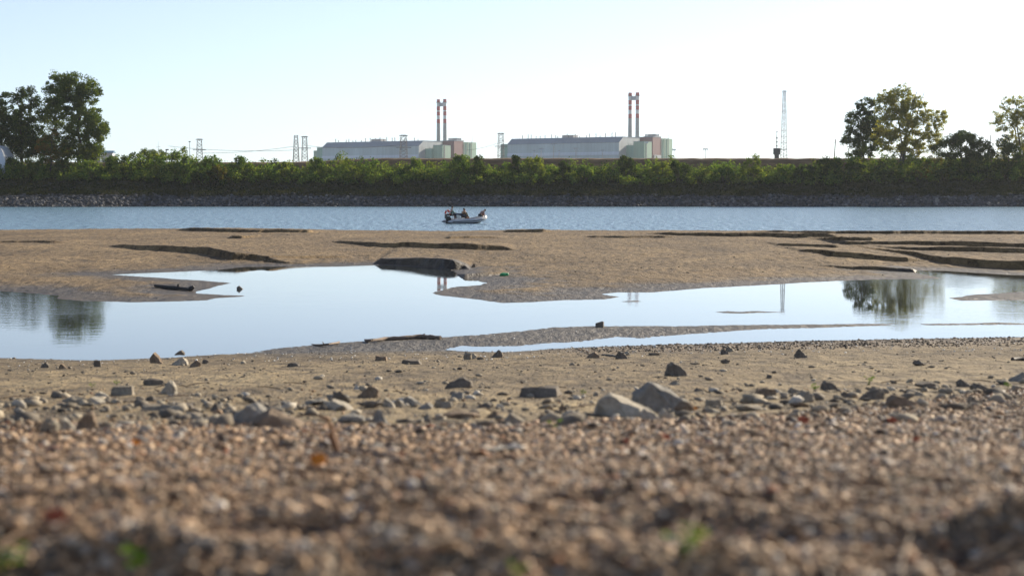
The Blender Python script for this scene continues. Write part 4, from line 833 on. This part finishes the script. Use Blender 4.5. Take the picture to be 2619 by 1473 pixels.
c2 = MB().ball((0, 0, 0), .16, .1, .13, 10, 8).ball((.2, .02, -.04), .13, .1, .1, 10, 8).build('folded_coat', M['bag'], None, (BX_(1184), -.78, .55), 60); on_boat(c2); tag(c2, 'orange-brown coat draped over the near tube of the boat', 'coat')

# ------------------------------------------------------------------ stones, wood and litter on the near bank
def rockmat(name, c):
    m, t, p, ns, ls = newmat(name); tc = ns.new('ShaderNodeTexCoord'); n = noise_(ns, ls, 6, 8, .68, tc.outputs['Object']); n2 = noise_(ns, ls, 45, 4, .6, tc.outputs['Object'])
    r = ramp(ns, [(.3, tuple(x * .55 for x in c)), (.55, c), (.75, tuple(x * 1.3 for x in c))]); ls.new(n.outputs[0], r.inputs[0])
    ls.new(mix(ns, ls, .35, r.outputs[0], n2.outputs[0], 'OVERLAY'), p.inputs['Base Color']); p.inputs['Roughness'].default_value = .9; p.inputs['Specular IOR Level'].default_value = .25
    ls.new(bump(ns, ls, n2.outputs[0], .5, .01, bump(ns, ls, n.outputs[0], .7, .03)), p.inputs['Normal']); return m
RM = dict(g=rockmat('grey_limestone', (.30, .26, .20)), p=rockmat('pale_limestone', (.42, .375, .30)), d=rockmat('dark_stone', (.18, .155, .125)), b=rockmat('brown_stone', (.24, .18, .125)), w=rockmat('white_stone', (.55, .52, .46)), s=rockmat('blue_grey_stone', (.27, .255, .225)))
def rock(px, py, wp, hp, tone, shape, label, group=None, cat='stone'):
    g = ground_at(px, py); D = g.y; s = D / FPX; W, H = wp * s, hp * s; r = random.Random(int(px * 7 + py)); dep = W * r.uniform(.55, .85) if shape != 'flat' else W * .6
    pts = []
    if shape == 'round':
        for i in range(22):
            v = Vector((r.gauss(0, 1), r.gauss(0, 1), r.gauss(0, 1))).normalized(); pts.append(Vector((v.x * .5 * W, v.y * .5 * dep, (v.z * .5 + .42) * H)))
    elif shape == 'block':
        for x in (-.5, .5):
            for y in (-.5, .5):
                for z in (-.1, 1): pts.append(Vector(((x + r.uniform(-.07, .07)) * W * (r.uniform(.72, .95) if z > 0 else 1), (y + r.uniform(-.1, .1)) * dep * (.8 if z > 0 else 1), (z + (r.uniform(-.34, .02) if z > 0 else 0)) * H)))
        for i in range(5): pts.append(Vector((r.uniform(-.5, .5) * W, r.uniform(-.5, .5) * dep, r.uniform(.7, 1) * H)))
    elif shape == 'flat':
        for i in range(20):
            a = r.uniform(0, 6.28); q = r.uniform(.8, 1); pts.append(Vector((math.cos(a) * .5 * q * W, math.sin(a) * .5 * q * dep, r.uniform(-.1, 1) * H * (1 - .35 * abs(math.cos(a))))))
    elif shape == 'pyr':
        ax = r.uniform(-.15, .15)
        for i in range(9): a = i * .7 + r.uniform(-.2, .2); pts.append(Vector((math.cos(a) * .5 * W, math.sin(a) * .5 * dep, r.uniform(-.1, .22) * H)))
        for i in range(4): pts.append(Vector(((ax + r.uniform(-.09, .09)) * W, r.uniform(-.12, .12) * dep, r.uniform(.86, 1) * H)))
    else:                                                            # wedge: high on one side ('wedgel' left, 'wedger' right)
        sg2 = 1 if shape == 'wedger' else -1
        for i in range(10): a = i * .63 + r.uniform(-.15, .15); pts.append(Vector((math.cos(a) * .5 * W, math.sin(a) * .5 * dep, r.uniform(-.1, .12) * H)))
        for y in (-.35, .1, .35): pts.append(Vector(((sg2 * r.uniform(.14, .24)) * W, y * dep, r.uniform(.86, 1) * H)))
        for y in (-.35, .35): pts.append(Vector(((sg2 * r.uniform(.40, .47)) * W, y * dep, r.uniform(.4, .7) * H)))
        for y in (-.3, .3): pts.append(Vector((-sg2 * r.uniform(.1, .3) * W, y * dep, r.uniform(.4, .6) * H)))
    bm = bmesh.new()
    for p_ in pts: bm.verts.new(p_)
    bmesh.ops.convex_hull(bm, input=bm.verts[:]); bmesh.ops.delete(bm, geom=[v for v in bm.verts if not v.link_faces], context='VERTS')
    bmesh.ops.dissolve_limit(bm, angle_limit=R(8), verts=bm.verts[:], edges=bm.edges[:])
    bmesh.ops.bevel(bm, geom=bm.edges[:], offset=min(W, H) * .06, segments=2, profile=.6, affect='EDGES', clamp_overlap=True)
    bmesh.ops.triangulate(bm, faces=bm.faces[:]); bmesh.ops.subdivide_edges(bm, edges=bm.edges[:], cuts=1 if wp < 60 else 2, use_grid_fill=True)
    off = Vector((px, py, 3.1)); k = 5.0 / W
    for v in bm.verts: v.co += v.normal * (mnoise.fractal(v.co * k + off, 1.0, 2.0, 3) * .085 * min(W, H * 1.6))
    me = bpy.data.meshes.new('stone'); bm.to_mesh(me); bm.free(); me.materials.append(RM[tone])
    me.polygons.foreach_set('use_smooth', [True] * len(me.polygons)); me.set_sharp_from_angle(angle=R(38))
    o = link('stone', me, None, (g.x, g.y + dep * .30, g.z - .13 * H)); o.scale.z = 1.1; o.rotation_euler = (0, 0, r.uniform(-.25, .25)); return tag(o, label, cat, group or 'stones on the near bank')
ROCKS = [
 (400, 929, 36, 31, 'b', 'wedgel', 'brown upright stone at the water edge left of the stacked stones'), (457, 934, 46, 22, 'p', 'wedger', 'pale stone at the water edge with a dark stone on top'),
 (497, 938, 30, 17, 'b', 'wedger', 'olive brown stone right of the stacked pair at the water edge'), (524, 931, 21, 14, 'd', 'round', 'small dark stone touching the olive brown one at the water edge'),
 (113, 940, 26, 16, 'd', 'wedger', 'dark stone with a lit edge, leftmost at the water edge'), (160, 943, 22, 14, 'b', 'wedgel', 'dark brown wedge stone at the left water edge'), (249, 938, 20, 18, 'd', 'block', 'split upright stone between the brown wedge and the brown upright stone'),
 (392, 986, 66, 22, 'd', 'flat', 'long dark lumpy stone behind the pale triangular one at the left'), (428, 1008, 48, 38, 'p', 'wedger', 'pale triangular standing stone at the left'),
 (437, 1014, 26, 7, 'w', 'flat', 'white flat stone at the foot of the pale triangular stone'), (313, 1011, 55, 24, 'g', 'block', 'grey striped stone left of the pale triangular stone'),
 (188, 1035, 74, 26, 'g', 'flat', 'low smooth grey stone at the left, left half of the long pair'), (246, 1034, 54, 20, 'p', 'wedgel', 'low pale stone joined to the right of the smooth grey one'), (262, 1019, 45, 18, 'p', 'wedgel', 'pale slab behind the long low pair at the left'),
 (292, 1032, 22, 13, 'p', 'round', 'small pale cobble at the right end of the long low pair'), (385, 1051, 54, 17, 'g', 'block', 'flat grey block, left one of three in a row'), (425, 1050, 34, 17, 's', 'block', 'flat blue-grey block, middle one of three in a row'), (468, 1049, 54, 18, 'd', 'block', 'dark block, right one of three in a row'),
 (352, 1030, 30, 11, 'd', 'round', 'small dark stone above the row of three blocks'), (386, 1026, 28, 15, 'd', 'round', 'dark cobble below the pale triangular stone'), (549, 1052, 36, 23, 'd', 'pyr', 'dark pyramid stone right of the row of three blocks'),
 (582, 1023, 30, 12, 'd', 'round', 'low dark stone beyond the dark pyramid'), (571, 1000, 32, 9, 'g', 'flat', 'thin flat stone far beyond the dark pyramid'), (216, 1098, 64, 50, 'b', 'wedger', 'tall brown rounded stone at the left gravel edge'),
 (124, 1106, 54, 42, 'g', 'round', 'grey boulder with a shaded front left of the tall brown stone'), (172, 1100, 46, 34, 'p', 'wedgel', 'pale boulder wedged between the grey boulder and the tall brown stone'), (8, 1101, 32, 20, 'g', 'round', 'grey stone cut by the left edge at the gravel edge'),
 (275, 1099, 70, 24, 'g', 'pyr', 'grey pointed stone right of the tall brown stone'), (372, 1105, 40, 20, 'p', 'round', 'pale blurred cobble in the gravel right of the grey pointed stone'), (420, 1100, 56, 12, 'd', 'flat', 'thin dark slab at the gravel edge right of the pale cobble'),
 (525, 1091, 112, 30, 'g', 'wedger', 'long low grey stone rising to the right, beside the big grey boulder'), (625, 1086, 118, 60, 's', 'wedger', 'big blue-grey boulder left of centre'), (712, 1095, 150, 44, 'b', 'wedgel', 'long dark brown stone with a saddle, in front of the big blue-grey boulder'),
 (672, 1049, 50, 30, 'd', 'wedgel', 'dark ridged stone behind the long brown stone'), (803, 1036, 55, 20, 's', 'flat', 'flat blue-grey slab left of the cluster in the middle'), (845, 1021, 30, 15, 's', 'round', 'left one of two small round stones behind the middle cluster'), (878, 1021, 34, 15, 's', 'round', 'right one of two small round stones behind the middle cluster'),
 (865, 1048, 80, 25, 'p', 'wedgel', 'pale tilted slabs in the middle of the cluster'), (800, 1046, 48, 12, 'b', 'flat', 'thin brown slab under the flat blue-grey one'), (760, 1048, 40, 13, 'g', 'flat', 'low grey slab between ridged stone and the cluster'), (942, 1016, 60, 32, 'b', 'wedger', 'dark brown hump stone standing alone above the cluster'), (913, 996, 20, 14, 'w', 'pyr', 'white pointed stone behind the brown hump stone'),
 (950, 1042, 76, 23, 'd', 'flat', 'dark low stone in front of the brown hump stone'), (995, 1041, 38, 26, 'p', 'wedgel', 'pale split stone right of the dark low stone'), (1022, 1041, 34, 24, 'g', 'wedgel', 'grey leaning stone in the middle of the cluster'), (1052, 1037, 52, 27, 's', 'wedgel', 'rounded blue-grey stone at the right of the cluster'),
 (1086, 1046, 42, 17, 's', 'wedger', 'low blue-grey wedge right of the rounded stone'), (1132, 1044, 62, 23, 'g', 'round', 'grey hump stone left of the small pointed one'), (1188, 1042, 16, 15, 'g', 'pyr', 'small pointed grey stone in the sand'), (1237, 1043, 44, 15, 'd', 'wedger', 'dark wedge stone rising to the right, in the sand'),
 (1170, 1019, 32, 17, 's', 'block', 'small blue-grey block alone on the sand'), (893, 1081, 90, 26, 's', 'flat', 'blue-grey flat boulder at the gravel edge near the rusty twig'), (967, 1081, 52, 37, 's', 'pyr', 'blue-grey pyramid boulder beside the flat one at the gravel edge'), (1035, 1080, 62, 12, 'd', 'flat', 'thin dark slab at the gravel edge right of the pyramid boulder'),
 (1095, 1077, 44, 20, 'g', 'pyr', 'grey pointed stone at the gravel edge in the middle'), (1180, 1071, 108, 20, 'b', 'flat', 'long flat brown slab at the gravel edge in the middle'), (1263, 1069, 44, 21, 'b', 'pyr', 'brown pyramid stone right of the long flat slab'), (1320, 1089, 68, 33, 'g', 'wedgel', 'grey sloping stone left of the small brown one at the gravel edge'),
 (1390, 1077, 44, 20, 'b', 'pyr', 'small brown peaked stone left of the round pale one'), (1460, 1069, 56, 23, 'p', 'round', 'round pale stone left of the great pale boulder'), (1436, 1050, 17, 22, 'b', 'pyr', 'narrow upright stone behind the round pale stone'),
 (735, 1153, 52, 32, 'd', 'round', 'dark blurred stone sunk in the gravel'), (958, 1148, 46, 17, 's', 'round', 'small blue-grey blurred stone in the gravel near the stick'), (1172, 991, 76, 28, 'd', 'wedger', 'dark wedge stone with a lit right end, alone on the flat'),
 (749, 937, 30, 10, 'd', 'block', 'dark brick shaped stone on the mud right of the water edge stones'), (976, 922, 30, 12, 'b', 'block', 'reddish brown block on the mud below the driftwood'), (1052, 931, 50, 12, 'd', 'block', 'long dark brick shaped stone below the puddle end'),
 (1196, 920, 24, 24, 'g', 'round', 'grey upright stone at the end of the puddle'), (1212, 918, 16, 18, 'p', 'round', 'pale stone leaning on the grey upright one at the puddle'), (1228, 920, 20, 9, 'd', 'flat', 'small dark stone right of the pair at the puddle'), (1270, 914, 34, 19, 'd', 'wedger', 'dark peaked stone at the puddle edge'),
 (1516, 916, 38, 17, 'b', 'wedger', 'brown peaked stone below the puddle, left of the tilted one'), (1590, 918, 34, 23, 'd', 'wedgel', 'dark tilted stone below the puddle beside a short stick'), (1606, 909, 20, 12, 'p', 'round', 'pale round stone behind the dark tilted one'), (1673, 909, 32, 10, 'd', 'flat', 'low dark stone right of the dark tilted one'),
 (1855, 906, 24, 17, 'd', 'wedgel', 'dark front stone of the leaning pair on the gravel strip'), (1869, 899, 26, 15, 'g', 'wedgel', 'grey rear stone of the leaning pair on the gravel strip'), (1855, 930, 28, 13, 'd', 'round', 'dark round stone below the leaning pair'), (1733, 962, 70, 38, 'd', 'wedgel', 'large dark boulder alone on the sand at the right'),
 (1778, 932, 28, 6, 'd', 'flat', 'thin dark stone behind the large dark boulder'), (1727, 985, 38, 14, 'g', 'pyr', 'low grey stone below the large dark boulder'), (1788, 1001, 32, 9, 'd', 'pyr', 'low dark stone right of the great tilted boulder'), (1387, 1014, 100, 26, 'd', 'block', 'log shaped dark stone with a pale right end'),
 (1700, 1052, 170, 76, 's', 'wedgel', 'great tilted blue-grey boulder behind the great pale one'), (1752, 1058, 56, 38, 'b', 'round', 'round brown boulder at the right foot of the great tilted one'), (1598, 1064, 168, 60, 'p', 'wedgel', 'great pale boulder at the gravel edge right of centre'),
 (1665, 1076, 58, 34, 'p', 'wedgel', 'pale stone with a shaded face in front of the great pale boulder'), (1708, 1073, 50, 26, 'p', 'wedgel', 'sunlit pale stone below the round brown boulder'), (1829, 1044, 50, 24, 'g', 'block', 'grey block right of the round brown boulder'), (1822, 1056, 54, 17, 'g', 'wedgel', 'low grey stone in front of the grey block'), (1915, 1051, 92, 20, 'g', 'flat', 'long flat grey slab right of the grey block'),
 (1960, 1015, 52, 25, 'b', 'block', 'brown chunk left of the tilted grey slab at the right'), (2035, 1006, 40, 17, 'g', 'wedgel', 'small grey slab behind the tilted grey slab at the right'), (2005, 1010, 26, 10, 's', 'flat', 'tiny flat stone between the brown chunk and the tilted slab'), (2053, 1027, 66, 27, 'g', 'wedger', 'grey slab tilted up to the right'), (2046, 1041, 52, 17, 'b', 'flat', 'brown flat stone under the tilted grey slab'),
 (2040, 1059, 26, 14, 's', 'round', 'dark small stone in the gravel below the tilted slab'), (2122, 997, 46, 27, 'd', 'wedgel', 'dark triangular stone beside a green tuft'), (2142, 1021, 28, 13, 'g', 'round', 'small grey cobble below the dark triangular stone'), (2168, 1017, 36, 17, 'd', 'wedgel', 'dark stone right of the small grey cobble'), (2194, 1005, 26, 14, 'g', 'pyr', 'small peaked stone left of the grooved dark stone'),
 (2230, 1022, 70, 32, 'd', 'wedger', 'grooved dark stone rising to the right'), (2315, 1041, 102, 31, 'b', 'wedgel', 'big brown stone lying on the gravel at the right'), (2345, 1012, 56, 17, 'g', 'wedgel', 'grey sloping stone behind the big brown one'), (2372, 993, 74, 18, 'd', 'flat', 'long low dark stone on the sand at the right'),
 (2420, 1008, 42, 22, 'g', 'round', 'rounded grey stone right of the long low dark one'), (2470, 989, 46, 21, 'd', 'wedgel', 'left brown half of the dark double stone at the right'), (2508, 1001, 52, 25, 'd', 'round', 'right half of the dark double stone at the right'), (2441, 1020, 26, 14, 'g', 'pyr', 'small grey peaked stone below the dark double stone'),
 (2568, 982, 40, 15, 'g', 'round', 'grey stone by a green tuft near the right edge'), (2608, 976, 64, 26, 's', 'wedger', 'blue-grey boulder cut by the right edge'), (2560, 1003, 54, 14, 'g', 'flat', 'low grey slab below the grey stone near the right edge'), (2606, 996, 46, 14, 'g', 'flat', 'flat stone below the blue-grey boulder at the right edge'),
 (2051, 915, 40, 25, 'd', 'wedgel', 'dark split stone on the gravel strip by the pool at the right'), (2353, 935, 36, 16, 'd', 'round', 'dark domed stone at the foot of the gravel strip'), (2117, 1080, 38, 15, 'd', 'pyr', 'dark peaked stone in the gravel at the right'), (2578, 1073, 26, 11, 's', 'round', 'small blue-grey stone in the gravel near the right edge'),
 (1968, 967, 14, 10, 'd', 'block', 'tiny dark cube stone on the open sand at the right'), (1534, 838, 22, 15, 'd', 'block', 'dark squared block on the mud spit between pool and puddle'),
 (179, 906, 13, 5, 'd', 'round', 'small dark stone in the shallow water at the left'), (1632, 874, 12, 4, 'd', 'wedger', 'tiny dark stone in the puddle')]
for r_ in ROCKS: rock(*r_)
top = rock(458, 934, 27, 12, 'd', 'wedger', 'dark wedge stone resting on top of the pale stone at the water edge'); top.location.z += 20 * mpp(29.5); top.location.y += .02
lump = rock(614, 749, 18, 10, 'd', 'wedgel', 'dark pointed lump standing in the pool off the sand spit'); lump.location.z = -.02
# clods and small rubble nobody could count
def scatter(name, label, cat, n, ylo, yhi, xf, size, matn, keep, T=I1, flat=(.4, .8), sink=.25):
    y = rng.uniform(ylo ** .5, yhi ** .5, n) ** 2; x = (rng.uniform(-1, 1, n)) * (xf * y + .6); k = keep(x, y); x, y = x[k], y[k]; z = land(x, y)
    s = size(len(x), y); P = np.stack([x, y, z + s * (.5 - sink) * .6], -1); V, F = stones(T, P, s, flat); o = link(name, np_mesh(name, V, F, matn, True)); return tag(o, label, cat, kind='stuff')
def gz_mask(x, y): return land(x, y, True)[2]
scatter('pebbles', 'coarse tan and brown river pebbles of the foreground bank', 'pebbles', 215000, .9, 4.6, .36, lambda n, y: np.clip(rng.lognormal(math.log(.0072), .52, n), .004, .03) * (1 + .0 * y), M['pebble'], lambda x, y: rng.uniform(0, 1, len(x)) < np.clip(1.05 + .75 * fbm(x * 2.3, y * 3.0 + 20, 3), .12, 1), I1)
scatter('shingle', 'finer tan river shingle between the foreground and the large stones', 'shingle', 260000, 4.5, 12.5, .34, lambda n, y: np.clip(rng.lognormal(math.log(.0088), .52, n), .0045, .045), M['pebble'], lambda x, y: rng.uniform(0, 1, len(x)) < np.clip(gz_mask(x, y) * 1.1, .012, 1))
M['rubble'] = stone_mat('rubble', [(0, (.11, .095, .078)), (.5, (.26, .22, .165)), (.85, (.39, .335, .25)), (1, (.52, .48, .41))], .9, .3, 14)
scatter('rubble', 'small broken rubble lying between the large stones', 'rubble', 4600, 6.6, 14.5, .33, lambda n, y: np.clip(rng.lognormal(math.log(.033), .55, n), .015, .13), M['rubble'], lambda x, y: rng.uniform(0, 1, len(x)) < np.exp(-((y - np.interp(x / y, [-.3, .1, .3], [8.6, 8.8, 10.5])) / 1.7) ** 2) * .9 * np.clip(.75 + 1.1 * fbm(x * .9, y * .7, 2), .05, 1) + .012, I1, (.3, .65))
scatter('clods', 'dark crumbs of dried mud scattered over the near flat', 'clods', 1500, 11, 34, .33, lambda n, y: np.clip(rng.lognormal(math.log(.022), .5, n), .01, .09), M['rubble'], lambda x, y: land(x, y) > .015, I1, (.35, .6))
M['dark_gravel'] = stone_mat('dark_gravel', [(0, (.05, .045, .04)), (.5, (.11, .09, .07)), (.9, (.2, .16, .12)), (.97, (.3, .2, .13)), (1, (.6, .58, .54))], .8, .4, 14)
scatter('gravel_strip', 'dark brown gravel strip along the pool at the right', 'gravel', 40000, 22, 36, .34, lambda n, y: np.clip(rng.lognormal(math.log(.026), .4, n), .012, .08), M['dark_gravel'], lambda x, y: (rng.uniform(0, 1, len(x)) < np.clip(gz_mask(x, y) - .12, 0.0, 1)) & (land(x, y) > .01), I1, (.45, .8))
scatter('shell_flecks', 'pale shells and flecks on the wet mud at the pool edge', 'shells', 500, 24, 37, .33, lambda n, y: rng.uniform(.015, .04, n), M['white'], lambda x, y: (land(x, y) > .01) & (land(x, y) < .75), I1, (.3, .5))
scatter('bar_debris', 'dark crumbs and clods on the sand bar', 'clods', 500, 60, 136, .33, lambda n, y: rng.uniform(.03, .09, n), M['rubble'], lambda x, y: land(x, y) > .05, I1, (.3, .55))

# driftwood
tm_ = MB()
for i in range(170):
    y_ = float(rng.uniform(1.6 ** .5, 13 ** .5) ** 2); x_ = float(rng.uniform(-.32, .32) * y_); z_ = float(land(np.array([x_]), np.array([y_]))[0]); a_ = rng.uniform(0, 3.14); l_ = rng.uniform(.03, .11); d_ = Vector((math.cos(a_), math.sin(a_), rng.uniform(-.1, .25))) * l_; c_ = Vector((x_, y_, z_ + .012)); tm_.tube([c_ - d_, c_ + Vector((0, 0, .006)), c_ + d_], [.003, .004, .002], 5)
tag(tm_.build('twig_litter', simple('dry_twigs', (.16, .11, .07), .85, .4, 20)), 'short dry twigs scattered over the gravel', 'twigs', kind='stuff')
M['drift'] = simple('bleached_driftwood', (.20, .15, .11), .85, .35, 5, bmp=.01, stretch=(.3, 3, 3)); M['drift_dark'] = simple('wet_dark_log', (.028, .024, .022), .7, .4, 5, bmp=.01); M['twig'] = simple('rusty_twig', (.20, .095, .04), .8, .3, 8)
def wood(name, lab, pxs, rads, m, cat, lift=.6, n=10):
    P = []
    for i, (x, y) in enumerate(pxs):
        g = ground_at(x, y); r = rads[i] * mpp(g.y); P.append((g + Vector((0, 0, r * lift)), r))
    o0 = P[0][0]; q = smooth_path([p - o0 for p, _ in P], 4); rr = np.interp(np.linspace(0, 1, len(q)), np.linspace(0, 1, len(P)), [r for _, r in P]) * (1 + .12 * rng.normal(size=len(q)))
    root = empty(name, lab, cat, o0); MB().tube(q, list(rr), n).build('trunk', m, root, smooth=70); return root, q, rr
root, q, rr = wood('driftwood_branch', 'long bleached driftwood branch lying along the mud at the pool edge', [(748, 886), (775, 883), (820, 885), (862, 880), (905, 873), (940, 875), (985, 871), (1030, 869), (1075, 866), (1100, 867), (1127, 868)], [2.0, 2.4, 2.6, 3.4, 4.2, 4.0, 4.4, 4.8, 5.6, 5.2, 4.6], M['drift'], 'driftwood', 1.0)
for i, d in ((16, (-.1, .05, .07)), (32, (.10, 0, .06)), (9, (-.05, 0, .06))): MB().tube([q[i], q[i] + Vector(d)], [rr[i] * .6, .006], 6).build('stub', M['drift'], root)
root, q, rr = wood('drift_log', 'dark waterlogged log lying on the sand spit at the left', [(397, 735), (425, 739), (455, 742), (486, 745)], [4.2, 4.6, 4.8, 4.6], M['drift_dark'], 'log', 1.0)
MB().tube([q[8], q[8] + Vector((.02, 0, .13))], [.05, .03], 6).build('stub', M['drift_dark'], root); MB().tube([q[-1], q[-1] + Vector((.12, 0, .09))], [.09, .05], 7).build('stub', M['drift_dark'], root)
wood('stick', 'short dark stick lying beside the dark tilted stone below the puddle', [(1540, 909), (1562, 911), (1578, 914)], [2.2, 2.6, 3.4], M['drift_dark'], 'stick')
wood('log', 'dark log cut by the right edge below the gravel strip', [(2590, 922), (2610, 922), (2660, 922)], [5, 5.5, 5], M['drift_dark'], 'log')
root, q, rr = wood('fallen_stick', 'pale blurred stick lying in the foreground gravel', [(880, 1158), (930, 1164), (985, 1176), (1025, 1188)], [4, 4.5, 5, 4.5], M['drift'], 'stick', 2.6)
g = ground_at(872, 1166); tw = empty('twig', 'rusty brown twig standing up out of the gravel left of centre', 'twig', g); s = mpp(g.y)
MB().tube([(0, 0, -.02), (-.03, .02, .06), (-22 * s, .03, 55 * s), (-40 * s, .05, 88 * s)], [.012, .010, .008, .005], 7).build('stem', M['twig'], tw, smooth=60)
MB().tube([(-22 * s, .03, 55 * s), (-34 * s, .02, 92 * s)], [.006, .003], 6).build('offshoot', M['twig'], tw); MB().tube([(-40 * s, .05, 88 * s), (-62 * s, .05, 96 * s)], [.005, .003], 6).build('offshoot', M['twig'], tw)
wood('dark_stick', 'dark rotten stick half buried in the gravel near the middle', [(1225, 1168), (1265, 1162), (1315, 1158)], [6, 8, 6], M['drift_dark'], 'stick', 1.6)

# leaves, sprouts, bag
M['leaf_orange'] = simple('fallen_orange_leaf', (.72, .24, .012), .6, .2, 30); M['leaf_red'] = simple('fallen_rust_leaf', (.36, .08, .03), .7, .2, 30); M['sprout'] = leafmat('sprout_leaf', [(0, (.06, .13, .01)), (.5, (.10, .20, .02)), (1, (.16, .28, .03))], .5)
M['plastic'] = simple('green_plastic', (.03, .30, .10), .35, .2, 12)
def fallen(px, py, wpx, m, lab):
    g = ground_at(px, py); w_ = wpx * mpp(g.y); mb = MB(); n = 9; top = []; 
    for i in range(n):
        f = i / (n - 1); hw = .36 * math.sin(math.pi * f) ** .8 + .01; x = (f - .5) * w_; z = .25 * w_ * (f - .3) ** 2 + .15 * w_
        top += [(x, -hw * w_, z + .16 * w_), (x, 0, z), (x, hw * w_, z + .20 * w_)]
    vs = top + [(a, b_, c - .002) for a, b_, c in top]; k = len(top); fs = []
    for i in range(n - 1):
        for j in range(2):
            a = i * 3 + j; fs += [(a, a + 3, a + 4, a + 1), (k + a, k + a + 1, k + a + 4, k + a + 3)]
    for i in range(n - 1): fs += [(i * 3, k + i * 3, k + i * 3 + 3, i * 3 + 3), (i * 3 + 2, i * 3 + 5, k + i * 3 + 5, k + i * 3 + 2)]
    fs += [(0, 1, k + 1, k), (1, 2, k + 2, k + 1), (k - 3, 2 * k - 3, 2 * k - 2, k - 2), (k - 2, 2 * k - 2, 2 * k - 1, k - 1)]
    o = mb.add(vs, fs).build('fallen_leaf', m, None, g + Vector((0, 0, .018)), 60); o.rotation_euler = (R(35), R(10), R((px * 37) % 90 - 45)); return tag(o, lab, 'leaf', 'fallen leaves on the gravel')
fallen(820, 1206, 54, M['leaf_orange'], 'bright orange fallen leaf on the gravel left of centre'); fallen(140, 1362, 60, M['leaf_red'], 'rusty brown leaf blurred at the lower left')
fallen(2280, 1092, 26, M['leaf_red'], 'red-brown leaf in the gravel at the right, below the big brown stone'); fallen(2050, 1092, 34, M['leaf_red'], 'dark red leaf in the gravel below the tilted grey slab'); fallen(1700, 1136, 26, M['leaf_red'], 'reddish leaf in the gravel below the great pale boulder'); fallen(1600, 1146, 20, M['leaf_red'], 'small orange-red leaf in the gravel right of centre'); fallen(2345, 1143, 24, M['leaf_red'], 'orange-red leaf in the gravel in the lower right'); fallen(345, 1152, 26, M['leaf_orange'], 'tawny leaf in the gravel at the left'); fallen(1775, 1056, 16, M['leaf_orange'], 'amber leaf at the foot of the round brown boulder')
def sprout(px, py, hpx, nl, lab, seed):
    r = random.Random(seed); g = ground_at(px, py); H = hpx * mpp(g.y); root = empty('sprout', lab, 'plant', g, 0, 'green sprouts on the near bank'); mb = MB(); st_ = MB()
    for i in range(nl):
        a = r.uniform(0, 6.28); f = r.uniform(.35, 1); tip = Vector((math.cos(a) * H * .45 * f, math.sin(a) * H * .45 * f, H * f)); st_.tube([(0, 0, 0), tip * .5 + Vector((0, 0, .1 * H)), tip], [.02 * H, .016 * H, .008 * H], 5)
        L = H * r.uniform(.32, .5); d = Vector((math.cos(a), math.sin(a), r.uniform(-.1, .6))).normalized(); s_ = d.cross(Vector((0, 0, 1))).normalized(); c = []
        for k in range(5): f2 = k / 4; hw = .28 * L * math.sin(math.pi * min(f2 + .08, 1)) + .002; c += [tip + d * L * f2 - s_ * hw + Vector((0, 0, .1 * L)), tip + d * L * f2 - Vector((0, 0, .15 * L * f2)), tip + d * L * f2 + s_ * hw + Vector((0, 0, .1 * L))]
        mb.add(c, [(k * 3 + j, k * 3 + j + 1, k * 3 + j + 4, k * 3 + j + 3) for k in range(4) for j in range(2)])
    mb.build('leaves', M['sprout'], root); st_.build('stem', M['sprout'], root); return root
sprout(1750, 1428, 80, 13, 'bright green sprout in the blurred gravel at the lower right', 1); sprout(8, 1473, 90, 8, 'green sprout at the lower left corner', 2); sprout(355, 1473, 70, 9, 'dim olive sprout among the pebbles near the bottom, left of centre', 3); sprout(1318, 1490, 50, 6, 'green sprout at the bottom edge in the middle', 4)
sprout(2083, 1000, 16, 12, 'green tuft left of the dark triangular stone', 5); sprout(2222, 985, 22, 8, 'thin yellow-green tuft on the sand behind the grooved dark stone', 6); sprout(2578, 992, 14, 12, 'small green tuft between the stones near the right edge', 7); sprout(1490, 1012, 14, 9, 'little green tuft right of the log shaped dark stone', 8); sprout(298, 985, 12, 9, 'little green tuft on the mud clods at the left', 9); sprout(235, 992, 12, 9, 'second green tuft on the mud clods, farther left', 10); sprout(1418, 1098, 24, 6, 'olive sprout at the gravel edge below the round pale stone', 11)
g = ground_at(1290, 706); s = mpp(g.y); pb = MB(); pb.ball((0, 0, 4 * s), 11 * s, 7 * s, 4.6 * s, 14, 9); pb.ball((-8 * s, 1 * s, 2 * s), 4 * s, 4 * s, 2.6 * s, 10, 7); pb.ball((6 * s, -2 * s, 6 * s), 4.4 * s, 4 * s, 2.8 * s, 10, 7)
bgo = pb.build('plastic_bag', M['plastic'], None, g, 60)
for v in bgo.data.vertices: v.co += Vector(mnoise.noise_vector(v.co * 9)) * .035
tag(bgo, 'crumpled green plastic bag lying on the sand bar by the scarp', 'plastic bag')
st1 = rock(1211, 684, 14, 12, 'b', 'pyr', 'brown stump like stone on the edge of the sand scarp')

# ------------------------------------------------------------------ haze
if HAZE_DENSITY:
    hz_ = MB().box(-1000, 1000, -60, 2700, -4.5, 150).build('haze', bpy.data.materials.new('haze_air')); hm = hz_.data.materials[0]; hm.use_nodes = True; t = hm.node_tree; t.nodes.remove(t.nodes['Principled BSDF'])
    pv = t.nodes.new('ShaderNodeVolumePrincipled'); pv.inputs['Density'].default_value = HAZE_DENSITY; pv.inputs['Color'].default_value = (.86, .92, 1, 1); pv.inputs['Anisotropy'].default_value = .3
    t.links.new(pv.outputs[0], t.nodes['Material Output'].inputs['Volume']); tag(hz_, kind='stuff')
